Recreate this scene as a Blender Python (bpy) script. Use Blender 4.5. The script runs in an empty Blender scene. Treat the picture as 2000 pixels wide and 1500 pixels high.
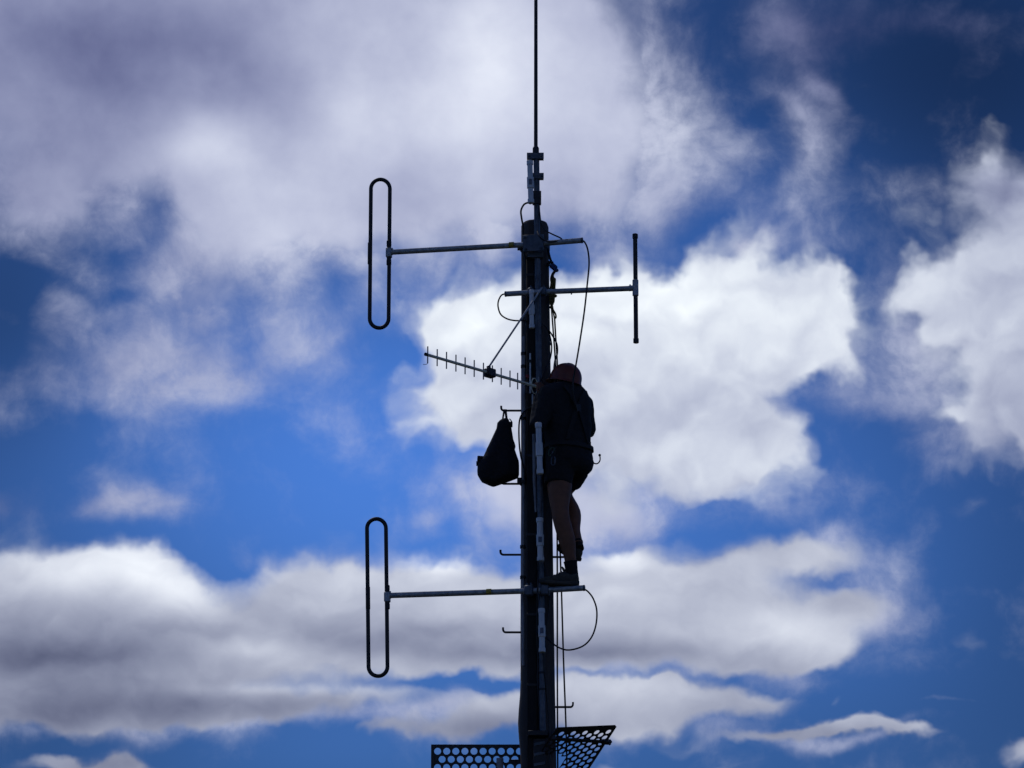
import bpy, bmesh, math, random
from mathutils import Vector, Matrix, noise as mnoise
random.seed(7)
scene = bpy.context.scene
col = scene.collection
R = math.radians

# ------------------------------------------------------------------ camera
PITCH = R(17.0)
FPX = 6651.0                                   # focal length in photo pixels (2000 wide)
DIST = 24.0                                    # the pole stands 24 m from the photographer
CAM = Vector((0.0, -DIST, 1.6))
cam_d = bpy.data.cameras.new('camera')
cam_d.sensor_width = 36.0
cam_d.lens = FPX * 36.0 / 2000.0
cam_d.clip_start = 0.1
cam_d.clip_end = 20000.0
cam = bpy.data.objects.new('camera', cam_d)
col.objects.link(cam)
cam.location = CAM
cam.rotation_euler = (R(90) + PITCH, 0, 0)
scene.camera = cam
scene.view_settings.view_transform = 'Standard'
scene.view_settings.look = 'None'
scene.view_settings.exposure = 0.0
scene.view_settings.gamma = 1.0

# ------------------------------------------------------------------ sun and sky
SUN_EL, SUN_AZ = R(50), R(-28)                 # high behind the pole, a little to the left
sun_d = bpy.data.lights.new('sun', 'SUN')
sun_d.energy = 0.6
sun_d.angle = R(10)
sun_d.color = (1.0, 0.95, 0.88)
sun = bpy.data.objects.new('sun', sun_d)
col.objects.link(sun)
sdir = Vector((math.sin(SUN_AZ) * math.cos(SUN_EL), math.cos(SUN_AZ) * math.cos(SUN_EL), math.sin(SUN_EL)))
sun.rotation_euler = sdir.to_track_quat('Z', 'Y').to_euler()
sun.location = (0, 0, 40)

world = bpy.data.worlds.new("World")
scene.world = world
world.use_nodes = True
scene.cycles.use_adaptive_sampling = True
scene.cycles.adaptive_threshold = 0.02
scene.cycles.adaptive_min_samples = 10
world.cycles.sampling_method = 'MANUAL'
world.cycles.sample_map_resolution = 256
wt = world.node_tree
wt.nodes.clear()


def nd(t, **kw):
    n = wt.nodes.new(t)
    for k, v in kw.items():
        setattr(n, k, v)
    return n


def put(sock, v):
    if isinstance(v, bpy.types.NodeSocket):
        wt.links.new(v, sock)
    else:
        sock.default_value = v


def M(op, a, b=0.0, c=0.0, clamp=False):
    n = nd('ShaderNodeMath', operation=op, use_clamp=clamp)
    put(n.inputs[0], a); put(n.inputs[1], b); put(n.inputs[2], c)
    return n.outputs[0]


def V(op, a, b=(0, 0, 0), out=0):
    n = nd('ShaderNodeVectorMath', operation=op)
    put(n.inputs[0], a); put(n.inputs[1], b)
    return n.outputs[out]


def VS(a, s):
    n = nd('ShaderNodeVectorMath', operation='SCALE')
    put(n.inputs[0], a); put(n.inputs['Scale'], s)
    return n.outputs[0]


def step(x, lo, hi, a=0.0, b=1.0):
    n = nd('ShaderNodeMapRange', interpolation_type='SMOOTHSTEP')
    put(n.inputs[0], x); put(n.inputs[1], lo); put(n.inputs[2], hi); put(n.inputs[3], a); put(n.inputs[4], b)
    return n.outputs[0]


def noise(vec, scale, detail=6.0, rough=0.55, color=False, dist=0.0, dim='2D'):
    n = nd('ShaderNodeTexNoise', noise_dimensions=dim)
    put(n.inputs['Vector'], vec)
    n.inputs['Scale'].default_value = scale
    n.inputs['Detail'].default_value = detail
    n.inputs['Roughness'].default_value = rough
    n.inputs['Distortion'].default_value = dist
    return n.outputs['Color'] if color else n.outputs['Fac']


def lumps(vec, scale):
    """rounded heaps, 1 at each heap's middle"""
    n = nd('ShaderNodeTexVoronoi', voronoi_dimensions='2D', feature='SMOOTH_F1')
    put(n.inputs['Vector'], vec)
    n.inputs['Scale'].default_value = scale
    n.inputs['Smoothness'].default_value = 0.35
    n.inputs['Detail'].default_value = 1.0
    n.inputs['Roughness'].default_value = 0.45
    n.inputs['Lacunarity'].default_value = 2.3
    return M('SUBTRACT', 0.5, n.outputs['Distance'])


def mixc(f, a, b):
    n = nd('ShaderNodeMix', data_type='RGBA')
    put(n.inputs[0], f)
    put(n.inputs[6], a); put(n.inputs[7], b)
    return n.outputs[2]


def gauss(vec, x, y, rx, ry, rot=0.0):
    """a soft cloud lump: centre and size given in sky units (1 unit = 1/6.651 rad) from the axis of the cloud field"""
    cx, cy, rx, ry = (x - 1000) / 1000, (750 - y) / 1000, rx / 1000, ry / 1000
    if rot:
        n = nd('ShaderNodeMapping', vector_type='TEXTURE')
        put(n.inputs['Vector'], vec)
        n.inputs['Location'].default_value = (cx, cy, 0)
        n.inputs['Rotation'].default_value = (0, 0, R(rot))
        n.inputs['Scale'].default_value = (rx, ry, 1)
    else:
        n = nd('ShaderNodeVectorMath', operation='MULTIPLY_ADD')
        put(n.inputs[0], vec)
        n.inputs[1].default_value = (1 / rx, 1 / ry, 0)
        n.inputs[2].default_value = (-cx / rx, -cy / ry, 0)
    d = V('DOT_PRODUCT', n.outputs[0], n.outputs[0], out=1)
    return M('POWER', 0.36788, d)


def after(vec, prev):
    """the same vector, but evaluated only once prev is known (keeps the shader's working memory small)"""
    if prev is None:
        return vec
    n = nd('ShaderNodeVectorMath', operation='MULTIPLY_ADD')
    put(n.inputs[0], prev)
    n.inputs[1].default_value = (1e-9, 1e-9, 1e-9)
    put(n.inputs[2], vec)
    return n.outputs[0]


def field(vec, lst, base=0.0):
    acc = None
    for e in lst:
        x, y, rx, ry, w = e[:5]
        g = gauss(after(vec, acc), x, y, rx, ry, e[5] if len(e) > 5 else 0.0)
        acc = M('MULTIPLY_ADD', g, w, base if acc is None else acc)
    return acc


def cloudcol(v, tint, blue=1.42):
    """display value -> radiance, for a Background strength of 0.1; thin grey cloud lets more of the blue through"""
    v = M('MAXIMUM', v, 0.02)
    n = nd('ShaderNodeCombineXYZ')
    for i, e in enumerate((2.2, 2.12, blue)):
        put(n.inputs[i], M('MULTIPLY', M('POWER', v, e), tint[i] * 10.0))
    return n.outputs[0]


# direction -> cloud-field coordinates (a fixed tangent plane of the sky, 17 degrees above the horizon)
dirv = nd('ShaderNodeTexCoord').outputs['Generated']
sp, cp = math.sin(PITCH), math.cos(PITCH)
dx = V('DOT_PRODUCT', dirv, (1, 0, 0), out=1)
dy = V('DOT_PRODUCT', dirv, (0, -sp, cp), out=1)
df = V('DOT_PRODUCT', dirv, (0, cp, sp), out=1)
dfc = M('MAXIMUM', df, 0.05)
cx_ = nd('ShaderNodeCombineXYZ')
put(cx_.inputs[0], M('MULTIPLY', M('DIVIDE', dx, dfc), FPX / 1000))
put(cx_.inputs[1], M('MULTIPLY', M('DIVIDE', dy, dfc), FPX / 1000))
P = cx_.outputs[0]
half = (0.5, 0.5, 0.5)


def warped(p, s1, a1, s2, a2):
    w1 = VS(V('SUBTRACT', noise(p, s1, 2.0, 0.5, True), half), a1)
    w2 = VS(V('SUBTRACT', noise(p, s2, 3.0, 0.5, True), half), a2)
    return V('ADD', V('ADD', p, w1), w2)



# --- blue sky: the physical sky, with a lens vignette's darker edges painted into its colour
sky = nd('ShaderNodeTexSky', sky_type='NISHITA')
sky.sun_disc = False
sky.sun_elevation = SUN_EL
sky.sun_rotation = SUN_AZ
sky.air_density = 1.0
sky.dust_density = 0.3
sky.ozone_density = 3.0
BLUE = [
    (950, 900, 700, 480, 0.50), (560, 870, 480, 300, 0.22), (1900, 130, 460, 340, -0.20), (1150, 1200, 650, 200, 0.07),
    (20, 640, 200, 240, -0.16), (1480, 420, 220, 200, 0.14), (1650, 1080, 300, 350, 0.10), (60, 1450, 300, 120, -0.06), (2000, 1250, 200, 400, -0.05), (650, 1470, 300, 80, 0.06),
]
SKY_TINT = (0.225, 0.44, 0.88)
bl = M('MAXIMUM', field(P, BLUE, 0.37), 0.10)
skyc = VS(V('MULTIPLY', sky.outputs[0], SKY_TINT), bl)

# --- loose cloud layer
P = after(P, bl)
Pw = warped(P, 2.6, 0.20, 8.0, 0.055)
Pf = warped(P, 3.0, 0.06, 10.0, 0.035)
WISP = [
    (150, 90, 480, 330, 1.15), (720, 150, 430, 290, 1.10), (1080, 130, 165, 220, 0.82), (1150, 330, 140, 120, 0.45),
    (520, 420, 250, 130, 0.62), (830, 420, 220, 110, 0.50), (430, 590, 190, 100, 0.45), (200, 690, 200, 80, 0.58),
    (380, 740, 200, 55, 0.48, 12), (90, 770, 90, 40, 0.30), (1310, 160, 80, 130, 0.34), (1310, 370, 110, 90, 0.20),
    (40, 400, 120, 80, 0.5), (560, 680, 90, 60, 0.22, 40), (1220, 420, 90, 60, 0.16), (1000, 440, 100, 60, 0.1),
    (330, 440, 75, 45, -0.44), (170, 480, 100, 50, -0.38), (0, 640, 70, 110, -0.55), (110, 590, 130, 28, -0.18, 10),
    (470, 640, 70, 30, -0.20), (650, 560, 80, 50, -0.25), (230, 560, 70, 26, -0.25), (690, 330, 130, 18, -0.22), (760, 520, 80, 40, -0.15),
    (1530, 60, 90, 60, 0.36, 20), (1790, 30, 190, 50, 0.30), (1650, 80, 120, 60, 0.18),
    (1555, 245, 48, 95, 0.78, 20), (1615, 175, 36, 60, 0.60, 25), (1545, 365, 42, 60, 0.44), (1400, 330, 110, 40, 0.26, 20),
    (1660, 220, 50, 80, 0.22, 20), (1490, 465, 42, 22, 0.80, -25),
    (1750, 690, 120, 90, 0.55), (1120, 985, 230, 90, 1.10), (980, 1020, 80, 50, 0.25), (1800, 560, 110, 100, 0.40), (1850, 820, 100, 80, 0.35), (1560, 960, 160, 50, 0.25), (1420, 480, 300, 40, 0.12), (840, 1040, 40, 25, 0.34), (480, 1090, 30, 30, 0.2),
    (250, 982, 95, 42, 0.85, -8), (30, 975, 60, 40, 0.30), (1700, 1220, 90, 30, 0.3), (1850, 1395, 60, 8, 0.25), (1590, 795, 130, 70, 0.42),
    (950, 1410, 330, 40, 0.3),
    (1320, 1300, 330, 40, 0.50), (550, 1395, 480, 34, 0.45), (180, 1425, 260, 24, 0.45), (1690, 1185, 120, 70, 0.50), (1610, 1436, 170, 20, 0.60), (1250, 1400, 300, 36, 0.40), (1640, 1090, 90, 40, 0.4),
]
nw = M('SUBTRACT', noise(Pf, 4.2, 8.0, 0.60), 0.5)
fW = field(Pw, WISP)
aW = step(M('MULTIPLY_ADD', nw, 1.15, fW), 0.00, 0.95)
# thin parts break up into strands
strand = noise(V('MULTIPLY', Pf, (1.0, 1.15, 1.0)), 8.0, 7.0, 0.60)
thin = step(fW, 0.35, 1.0)
aW = M('MULTIPLY', aW, M('MAXIMUM', thin, step(strand, 0.28, 0.66, 0.45, 1.0)))
WB = [
    (120, 60, 330, 200, -0.21), (360, 110, 170, 130, -0.12), (20, 300, 260, 220, -0.10), (410, 280, 130, 70, 0.13), (810, 210, 230, 130, 0.12), (560, 250, 110, 90, -0.06), (980, 60, 120, 70, 0.04), (880, 330, 120, 60, -0.03), (1090, 985, 300, 110, 0.05),
    (620, 40, 160, 70, 0.05), (1130, 190, 200, 220, 0.13), (520, 160, 110, 90, -0.05), (560, 520, 330, 160, 0.03),
    (200, 700, 260, 120, -0.06), (1700, 60, 300, 120, -0.36), (1580, 260, 110, 150, -0.02), (250, 985, 130, 60, -0.10), (30, 975, 90, 60, -0.25),
    (1650, 640, 200, 120, 0.02),
]
P = after(P, aW)
nb = M('SUBTRACT', noise(P, 3.5, 4.0, 0.5), 0.5)
vW = M('ADD', M('MULTIPLY_ADD', nb, 0.26, field(P, WB, 0.715)), M('MULTIPLY', nw, 0.16))
c = mixc(M('MULTIPLY', aW, 0.95), skyc, cloudcol(vW, (0.98, 1.02, 1.10), 1.46))

# --- firm cumulus layer
P = after(P, c)
Pc = warped(P, 3.2, 0.12, 11.0, 0.085)
CUM = [
    (1250, 650, 330, 140, 1.15), (1560, 650, 115, 95, 0.85), (925, 650, 88, 78, 0.85), (950, 785, 112, 92, 0.78),
    (1200, 820, 290, 120, 0.95), (1490, 890, 140, 75, 0.70), (1110, 960, 200, 60, 0.30), (1220, 520, 75, 55, 0.45),
    (1420, 525, 60, 50, 0.42), (1615, 575, 50, 55, 0.50), (1590, 770, 60, 30, -0.32), (940, 930, 80, 50, -0.30), (1520, 520, 40, 30, -0.3),
    (1690, 740, 60, 60, -0.25), (1100, 470, 50, 40, -0.2), (1380, 960, 120, 30, 0.25),
    (2020, 580, 180, 180, 0.95), (1910, 660, 110, 110, 0.48), (1985, 820, 120, 110, 0.85), (1985, 380, 80, 80, 0.55), (1810, 570, 65, 70, 0.50),
    (1850, 835, 40, 22, 0.35), (1780, 620, 36, 36, -0.25), (1890, 740, 60, 40, -0.15), (1860, 480, 50, 40, -0.12),
]
nc = M('SUBTRACT', noise(Pc, 5.0, 6.0, 0.52), 0.5)
dC = M('MULTIPLY_ADD', lumps(Pc, 7.0), 0.34, M('MULTIPLY', nc, 0.55))
sC = M('ADD', field(Pc, CUM), -0.02)
aC = step(M('ADD', dC, sC), 0.18, 0.68)
CB = [
    (1250, 600, 400, 130, 0.09), (1500, 620, 160, 90, 0.03), (910, 640, 100, 80, 0.04), (1150, 850, 260, 110, -0.06), (1480, 790, 180, 70, -0.07),
    (1530, 900, 90, 60, 0.05), (1100, 1000, 300, 80, -0.09), (1990, 640, 160, 240, -0.09), (1960, 370, 120, 70, -0.22), (2000, 850, 120, 120, -0.16),
    (880, 830, 60, 60, 0.02), (1000, 760, 90, 60, -0.04),
]
# soft relief: the noise here against the noise a little towards the sun
P = after(P, aC)
Pc = after(Pc, aC)
off = V('ADD', Pc, (-0.014, 0.034, 0))
dO = M('MULTIPLY_ADD', lumps(off, 7.0), 0.34, M('MULTIPLY', M('SUBTRACT', noise(off, 5.0, 6.0, 0.52), 0.5), 0.55))
rel = M('SUBTRACT', dC, dO)
vC = M('ADD', M('MULTIPLY_ADD', nb, 0.12, field(P, CB, 0.83)), M('MULTIPLY', rel, 0.34))
c = mixc(M('MULTIPLY', aC, 0.985), c, cloudcol(vC, (0.965, 1.02, 1.06), 1.50))

# --- low bank with flat grey bottoms
Pc = after(warped(P, 3.0, 0.10, 12.0, 0.055), c)
P = after(P, c)
LOW = [
    (40, 1150, 200, 78, 1.1), (240, 1140, 150, 70, 0.85), (120, 1270, 420, 110, 1.2), (420, 1390, 420, 26, 0.80, 3), (60, 1370, 330, 40, 0.8),
    (650, 1165, 150, 88, 1.1), (860, 1150, 130, 60, 0.85), (700, 1270, 320, 55, 1.0), (1000, 1210, 300, 85, 1.0), (1060, 1290, 180, 34, 0.7),
    (1320, 1185, 300, 92, 1.0), (1540, 1092, 150, 34, 0.70, 3), (1640, 1195, 120, 36, 0.65, 5), (1450, 1270, 200, 42, 0.7), (1590, 1270, 70, 34, 0.5),
    (1215, 1085, 55, 22, 0.5), (430, 1120, 60, 60, -0.55), (380, 1085, 60, 30, -0.35), (1080, 1085, 60, 24, 0.30), (960, 1075, 60, 20, -0.3), (1640, 1138, 80, 14, -0.45), (1750, 1285, 90, 50, -0.30),
    (930, 1345, 130, 14, -0.52), (640, 1300, 60, 16, -0.35), (1200, 1322, 200, 12, -0.30), (1560, 1340, 130, 30, -0.4), (640, 1432, 300, 14, -0.2),
    (1290, 1370, 200, 34, 1.0), (1150, 1390, 140, 40, 0.85), (1480, 1365, 70, 20, 0.4), (1250, 1345, 120, 20, 0.5),
    (880, 1425, 120, 24, 0.75, 4), (760, 1440, 60, 12, 0.4), (980, 1395, 70, 24, 0.5),
    (1590, 1440, 200, 16, 1.0), (1690, 1426, 60, 14, 0.5), (1760, 1440, 60, 12, 0.4),
    (170, 1496, 110, 22, 1.0), (260, 1488, 50, 16, 0.4), (1310, 1500, 110, 14, 0.85), (2000, 1495, 50, 26, 0.9),
]
sL = field(Pc, LOW)
Pst = V('MULTIPLY', Pc, (0.55, 1.0, 1.0))
nl = M('SUBTRACT', noise(Pst, 6.5, 6.0, 0.53), 0.5)
dL = M('MULTIPLY_ADD', lumps(Pst, 9.0), 0.22, M('MULTIPLY', nl, 0.55))
aL = step(M('ADD', dL, sL), 0.10, 0.76)
LB = [
    (130, 1105, 270, 52, 0.19), (330, 1145, 110, 42, 0.16, -25), (100, 1265, 360, 70, -0.21), (150, 1390, 420, 60, -0.24), (120, 1290, 240, 40, -0.08), (520, 1380, 260, 30, -0.10),
    (500, 1265, 90, 28, 0.14), (640, 1110, 150, 50, 0.03), (850, 1098, 90, 30, 0.26), (820, 1250, 240, 46, -0.15), (1150, 1275, 260, 30, -0.17),
    (600, 1345, 220, 12, 0.10), (1215, 1090, 60, 24, 0.22), (1300, 1165, 320, 66, 0.07), (1570, 1225, 110, 45, 0.10), (1650, 1180, 120, 40, -0.08),
    (1250, 1335, 160, 24, 0.10), (1280, 1400, 300, 40, -0.09), (1620, 1440, 200, 26, -0.18), (170, 1500, 200, 40, -0.18), (880, 1425, 200, 30, -0.16),
    (640, 1250, 120, 30, -0.06), (1400, 1330, 200, 30, -0.10), (20, 1230, 120, 120, -0.07),
]
P = after(P, aL)
Pst = after(Pst, aL)
offl = V('ADD', Pst, (-0.008, 0.026, 0))
dLo = M('MULTIPLY_ADD', lumps(offl, 9.0), 0.22, M('MULTIPLY', M('SUBTRACT', noise(offl, 6.5, 6.0, 0.53), 0.5), 0.55))
rell = M('SUBTRACT', dL, dLo)
vL = M('ADD', M('MULTIPLY_ADD', nb, 0.16, field(P, LB, 0.725)), M('MULTIPLY', rell, 0.34))
c = mixc(M('MULTIPLY', aL, 0.97), c, cloudcol(vL, (0.98, 1.02, 1.08), 1.68))
# the rest of the sky, behind and above the photographer: blue with broken cloud
nall = noise(after(dirv, c), 3.0, 6.0, 0.55, dim='3D')
aG = M('MULTIPLY', step(nall, 0.53, 0.66), 0.9)
call = mixc(aG, VS(V('MULTIPLY', sky.outputs[0], SKY_TINT), 0.55), cloudcol(0.58, (0.93, 0.95, 1.08), 1.9))
inview = step(df, 0.955, 0.975)
c = mixc(inview, call, c)
bg = nd('ShaderNodeBackground')
put(bg.inputs[0], c)
bg.inputs[1].default_value = 0.1
out = nd('ShaderNodeOutputWorld')
wt.links.new(bg.outputs[0], out.inputs[0])


# ------------------------------------------------------------------ helpers
KPX = DIST / math.cos(PITCH) / FPX             # metres per photo pixel at the pole
ORIGIN = {}


def ray(px, py):
    x, y = (px - 1000.0) / FPX, (750.0 - py) / FPX
    return Vector((x, cp - y * sp, sp + y * cp))


def pt(px, py, y=0.0):
    """point of the photo at depth y (y = 0 is the axis of the pole, negative is nearer)"""
    d = ray(px, py)
    return CAM + d * ((y - CAM.y) / d.y)


def ptz(px, py, z):
    d = ray(px, py)
    return CAM + d * ((z - CAM.z) / d.z)


def onplane(px, py, p0, n):
    d = ray(px, py)
    return CAM + d * ((p0 - CAM).dot(n) / d.dot(n))


def frame(t, hint=None):
    t = t.normalized()
    h = hint or (Vector((0, 0, 1)) if abs(t.z) < 0.9 else Vector((1, 0, 0)))
    u = h.cross(t)
    if u.length < 1e-6:
        u = Vector((0, 1, 0)).cross(t)
    u.normalize()
    return u, t.cross(u)


def smooth_path(pts, n=8):
    """Catmull-Rom through the points"""
    out, m = [], len(pts)
    for i in range(m - 1):
        p0, p1, p2, p3 = pts[max(i - 1, 0)], pts[i], pts[i + 1], pts[min(i + 2, m - 1)]
        for k in range(n):
            t = k / n
            out.append(0.5 * ((2 * p1) + (p2 - p0) * t + (2 * p0 - 5 * p1 + 4 * p2 - p3) * t * t + (3 * p1 - p0 - 3 * p2 + p3) * t * t * t))
    out.append(pts[-1].copy())
    return out


class MB:
    """collects faces for one mesh object"""

    def __init__(self):
        self.v, self.f = [], []

    def ring_tube(self, rings, closed=False, caps=True):
        n = len(rings[0]); b = len(self.v)
        for r in rings:
            self.v += r
        m = len(rings)
        for i in range(m if closed else m - 1):
            a, c = b + i * n, b + ((i + 1) % m) * n
            for k in range(n):
                self.f.append((a + k, a + (k + 1) % n, c + (k + 1) % n, c + k))
        if caps and not closed:
            self.f.append(tuple(b + k for k in reversed(range(n))))
            self.f.append(tuple(b + (m - 1) * n + k for k in range(n)))
        return self

    def tube(self, pts, r, n=12, closed=False, caps=True):
        m = len(pts)
        rr = r if isinstance(r, (list, tuple)) else [r] * m
        rings, u = [], None
        for i in range(m):
            a = pts[(i - 1) % m] if (i > 0 or closed) else pts[i]
            c = pts[(i + 1) % m] if (i < m - 1 or closed) else pts[i]
            t = (c - a).normalized()
            if u is None:
                u, w = frame(t)
            else:
                u = u - t * u.dot(t)
                if u.length < 1e-6:
                    u, w = frame(t)
                u.normalize(); w = t.cross(u)
            rings.append([pts[i] + (u * math.cos(2 * math.pi * k / n) + w * math.sin(2 * math.pi * k / n)) * rr[i] for k in range(n)])
        return self.ring_tube(rings, closed, caps)

    def lathe(self, p0, d, prof, n=20):
        """profile [(distance along d, radius)] turned about the line p0, d"""
        d = d.normalized(); u, w = frame(d)
        rings = [[p0 + d * t + (u * math.cos(2 * math.pi * k / n) + w * math.sin(2 * math.pi * k / n)) * r for k in range(n)] for t, r in prof]
        return self.ring_tube(rings)

    def box(self, c, ax, h, bev=0.12):
        """box at c, axes ax (three unit vectors), half sizes h; edges chamfered by a share of the least half size"""
        e = min(h) * bev
        bm = bmesh.new()
        bmesh.ops.create_cube(bm, size=2.0)
        for v in bm.verts:
            v.co = Vector((v.co.x * h[0], v.co.y * h[1], v.co.z * h[2]))
        if e > 0:
            bmesh.ops.bevel(bm, geom=bm.edges[:], offset=e, segments=1, affect='EDGES')
        b = len(self.v)
        bm.verts.ensure_lookup_table()
        for i, v in enumerate(bm.verts):
            v.index = i
            self.v.append(c + ax[0] * v.co.x + ax[1] * v.co.y + ax[2] * v.co.z)
        for f in bm.faces:
            self.f.append(tuple(b + v.index for v in f.verts))
        bm.free()
        return self

    def ball(self, c, ax, h, n=16, m=10):
        rings = []
        for j in range(m + 1):
            a = -math.pi / 2 + math.pi * j / m
            ca = max(math.cos(a), 0.02)
            rings.append([c + ax[0] * (h[0] * ca * math.cos(2 * math.pi * k / n)) + ax[1] * (h[1] * ca * math.sin(2 * math.pi * k / n)) + ax[2] * (h[2] * math.sin(a)) for k in range(n)])
        return self.ring_tube(rings)

    def prism(self, pts, d):
        """flat outline pts pushed out along d"""
        return self.ring_tube([[p.copy() for p in pts], [p + d for p in pts]])

    def build(self, name, m, parent=None, loc=None, angle=38, fix=True):
        me = bpy.data.meshes.new(name)
        if parent is not None:
            o0 = ORIGIN[parent.name]
        else:
            o0 = loc if loc is not None else sum(self.v, Vector()) / len(self.v)
        me.from_pydata([tuple(v - o0) for v in self.v], [], self.f)
        if fix:
            bm = bmesh.new(); bm.from_mesh(me)
            bmesh.ops.recalc_face_normals(bm, faces=bm.faces[:])
            bm.to_mesh(me); bm.free()
        me.shade_smooth()
        me.set_sharp_from_angle(angle=R(angle))
        me.materials.append(m)
        o = bpy.data.objects.new(name, me)
        col.objects.link(o)
        if parent is not None:
            o.parent = parent
        else:
            o.location = o0
        ORIGIN[o.name] = o0.copy()
        return o


def tag(o, label=None, cat=None, group=None, kind=None):
    for k, v in (('label', label), ('category', cat), ('group', group), ('kind', kind)):
        if v:
            o[k] = v
    return o


def thing(name, loc, label, cat, group=None):
    o = bpy.data.objects.new(name, None)
    o.empty_display_size = 0.1
    col.objects.link(o)
    o.location = loc
    ORIGIN[o.name] = Vector(loc)
    return tag(o, label, cat, group)


def mat(name, color, rough=0.6, metal=0.0, var=0.25, scale=20.0, bump=0.0, stretch=(1, 1, 1), color2=None):
    m = bpy.data.materials.new(name)
    m.use_nodes = True
    t = m.node_tree
    b = t.nodes['Principled BSDF']
    tc = t.nodes.new('ShaderNodeTexCoord')
    mp = t.nodes.new('ShaderNodeMapping'); mp.inputs['Scale'].default_value = stretch
    t.links.new(tc.outputs['Object'], mp.inputs[0])
    nz = t.nodes.new('ShaderNodeTexNoise'); nz.inputs['Scale'].default_value = scale; nz.inputs['Detail'].default_value = 6
    t.links.new(mp.outputs[0], nz.inputs['Vector'])
    rp = t.nodes.new('ShaderNodeValToRGB')
    c2 = color2 or tuple(c * (1 + var) for c in color)
    rp.color_ramp.elements[0].position = 0.32; rp.color_ramp.elements[1].position = 0.68
    rp.color_ramp.elements[0].color = tuple(c * (1 - var) for c in color) + (1,)
    rp.color_ramp.elements[1].color = tuple(c2) + (1,)
    t.links.new(nz.outputs[0], rp.inputs[0])
    t.links.new(rp.outputs[0], b.inputs['Base Color'])
    b.inputs['Roughness'].default_value = rough
    b.inputs['Metallic'].default_value = metal
    if bump:
        bp = t.nodes.new('ShaderNodeBump'); bp.inputs['Strength'].default_value = bump; bp.inputs['Distance'].default_value = 0.01
        t.links.new(nz.outputs[0], bp.inputs['Height']); t.links.new(bp.outputs[0], b.inputs['Normal'])
    return m


MT = {
    'wood': mat('weathered_wood', (0.055, 0.047, 0.045), 0.85, 0, 0.45, 9, 0.6, (1, 1, 0.06)),
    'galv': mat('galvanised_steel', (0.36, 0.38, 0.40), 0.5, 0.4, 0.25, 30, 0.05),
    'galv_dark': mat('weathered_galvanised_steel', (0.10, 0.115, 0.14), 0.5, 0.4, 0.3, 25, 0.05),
    'black_metal': mat('black_coated_tube', (0.012, 0.012, 0.014), 0.5, 0, 0.3, 30),
    'black': mat('black_rubber', (0.010, 0.010, 0.011), 0.55, 0, 0.3, 40),
    'pvc': mat('white_plastic', (0.72, 0.74, 0.76), 0.5, 0, 0.07, 14),
    'pvc_dirty': mat('dull_grey_plastic', (0.26, 0.27, 0.30), 0.6, 0, 0.2, 14),
    'label': mat('dark_label_print', (0.14, 0.15, 0.2), 0.5, 0, 0.2, 60),
    'fibre': mat('cream_fibreglass', (0.70, 0.69, 0.54), 0.5, 0, 0.1, 18),
    'alu': mat('dull_aluminium', (0.24, 0.24, 0.25), 0.5, 0.3, 0.15, 40),
    'steel_dark': mat('dark_painted_steel', (0.016, 0.017, 0.022), 0.5, 0.1, 0.35, 18),
    'yellow': mat('faded_yellow_tape', (0.40, 0.32, 0.06), 0.6, 0, 0.2, 30),
    'rope': mat('dark_rope', (0.035, 0.032, 0.028), 0.9, 0, 0.4, 120),
    'rope_yellow': mat('olive_yellow_rope', (0.13, 0.10, 0.02), 0.85, 0, 0.4, 90),
    'bag': mat('black_bag_canvas', (0.011, 0.010, 0.014), 0.9, 0, 0.35, 60, 0.3),
    'shirt': mat('black_shirt_cloth', (0.012, 0.013, 0.016), 0.9, 0, 0.3, 50, 0.2),
    'shorts': mat('black_shorts_cloth', (0.009, 0.009, 0.011), 0.9, 0, 0.3, 60, 0.2),
    'skin': mat('skin', (0.19, 0.075, 0.036), 0.6, 0, 0.12, 30),
    'helmet': mat('dark_red_helmet_shell', (0.14, 0.020, 0.006), 0.4, 0, 0.12, 12),
    'sock': mat('black_sock_knit', (0.010, 0.010, 0.012), 0.95, 0, 0.3, 90, 0.3),
    'shoe': mat('worn_grey_shoe_suede', (0.055, 0.052, 0.045), 0.85, 0, 0.3, 40, 0.3),
    'sole': mat('grey_rubber_sole', (0.055, 0.05, 0.042), 0.8, 0, 0.2, 60),
    'lace': mat('grey_lace', (0.16, 0.17, 0.2), 0.8, 0, 0.2, 90),
    'web': mat('harness_webbing', (0.009, 0.010, 0.012), 0.8, 0, 0.3, 90),
    'hair': mat('dark_hair', (0.012, 0.009, 0.008), 0.7, 0, 0.3, 90),
    'blue': mat('blue_nylon', (0.02, 0.05, 0.16), 0.6, 0, 0.3, 60),
    'red': mat('red_tape', (0.30, 0.02, 0.02), 0.6, 0, 0.2, 30),
    'green_alu': mat('green_anodised_metal', (0.035, 0.075, 0.05), 0.4, 0.3, 0.2, 30),
    'guard': mat('black_cable_guard', (0.006, 0.006, 0.007), 0.8, 0, 0.3, 30),
    'ground': mat('dry_grassy_ground', (0.05, 0.055, 0.025), 0.95, 0, 0.4, 0.6, 0.3, color2=(0.085, 0.075, 0.04)),
}
X3 = (Vector((1, 0, 0)), Vector((0, 1, 0)), Vector((0, 0, 1)))
UP = Vector((0, 0, 1))

# ------------------------------------------------------------------ ground
g = MB()
n = 48
g.v.append(Vector((0, 0, 0)))
for rad in (4, 20, 120, 900, 6000):
    for k in range(n):
        g.v.append(Vector((rad * math.cos(2 * math.pi * k / n), rad * math.sin(2 * math.pi * k / n), 0)))
for k in range(n):
    g.f.append((0, 1 + k, 1 + (k + 1) % n))
for i in range(4):
    for k in range(n):
        a = 1 + i * n
        g.f.append((a + k, a + n + k, a + n + (k + 1) % n, a + (k + 1) % n))
tag(g.build('ground', MT['ground'], loc=Vector((0, 0, 0))), kind='structure')

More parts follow.
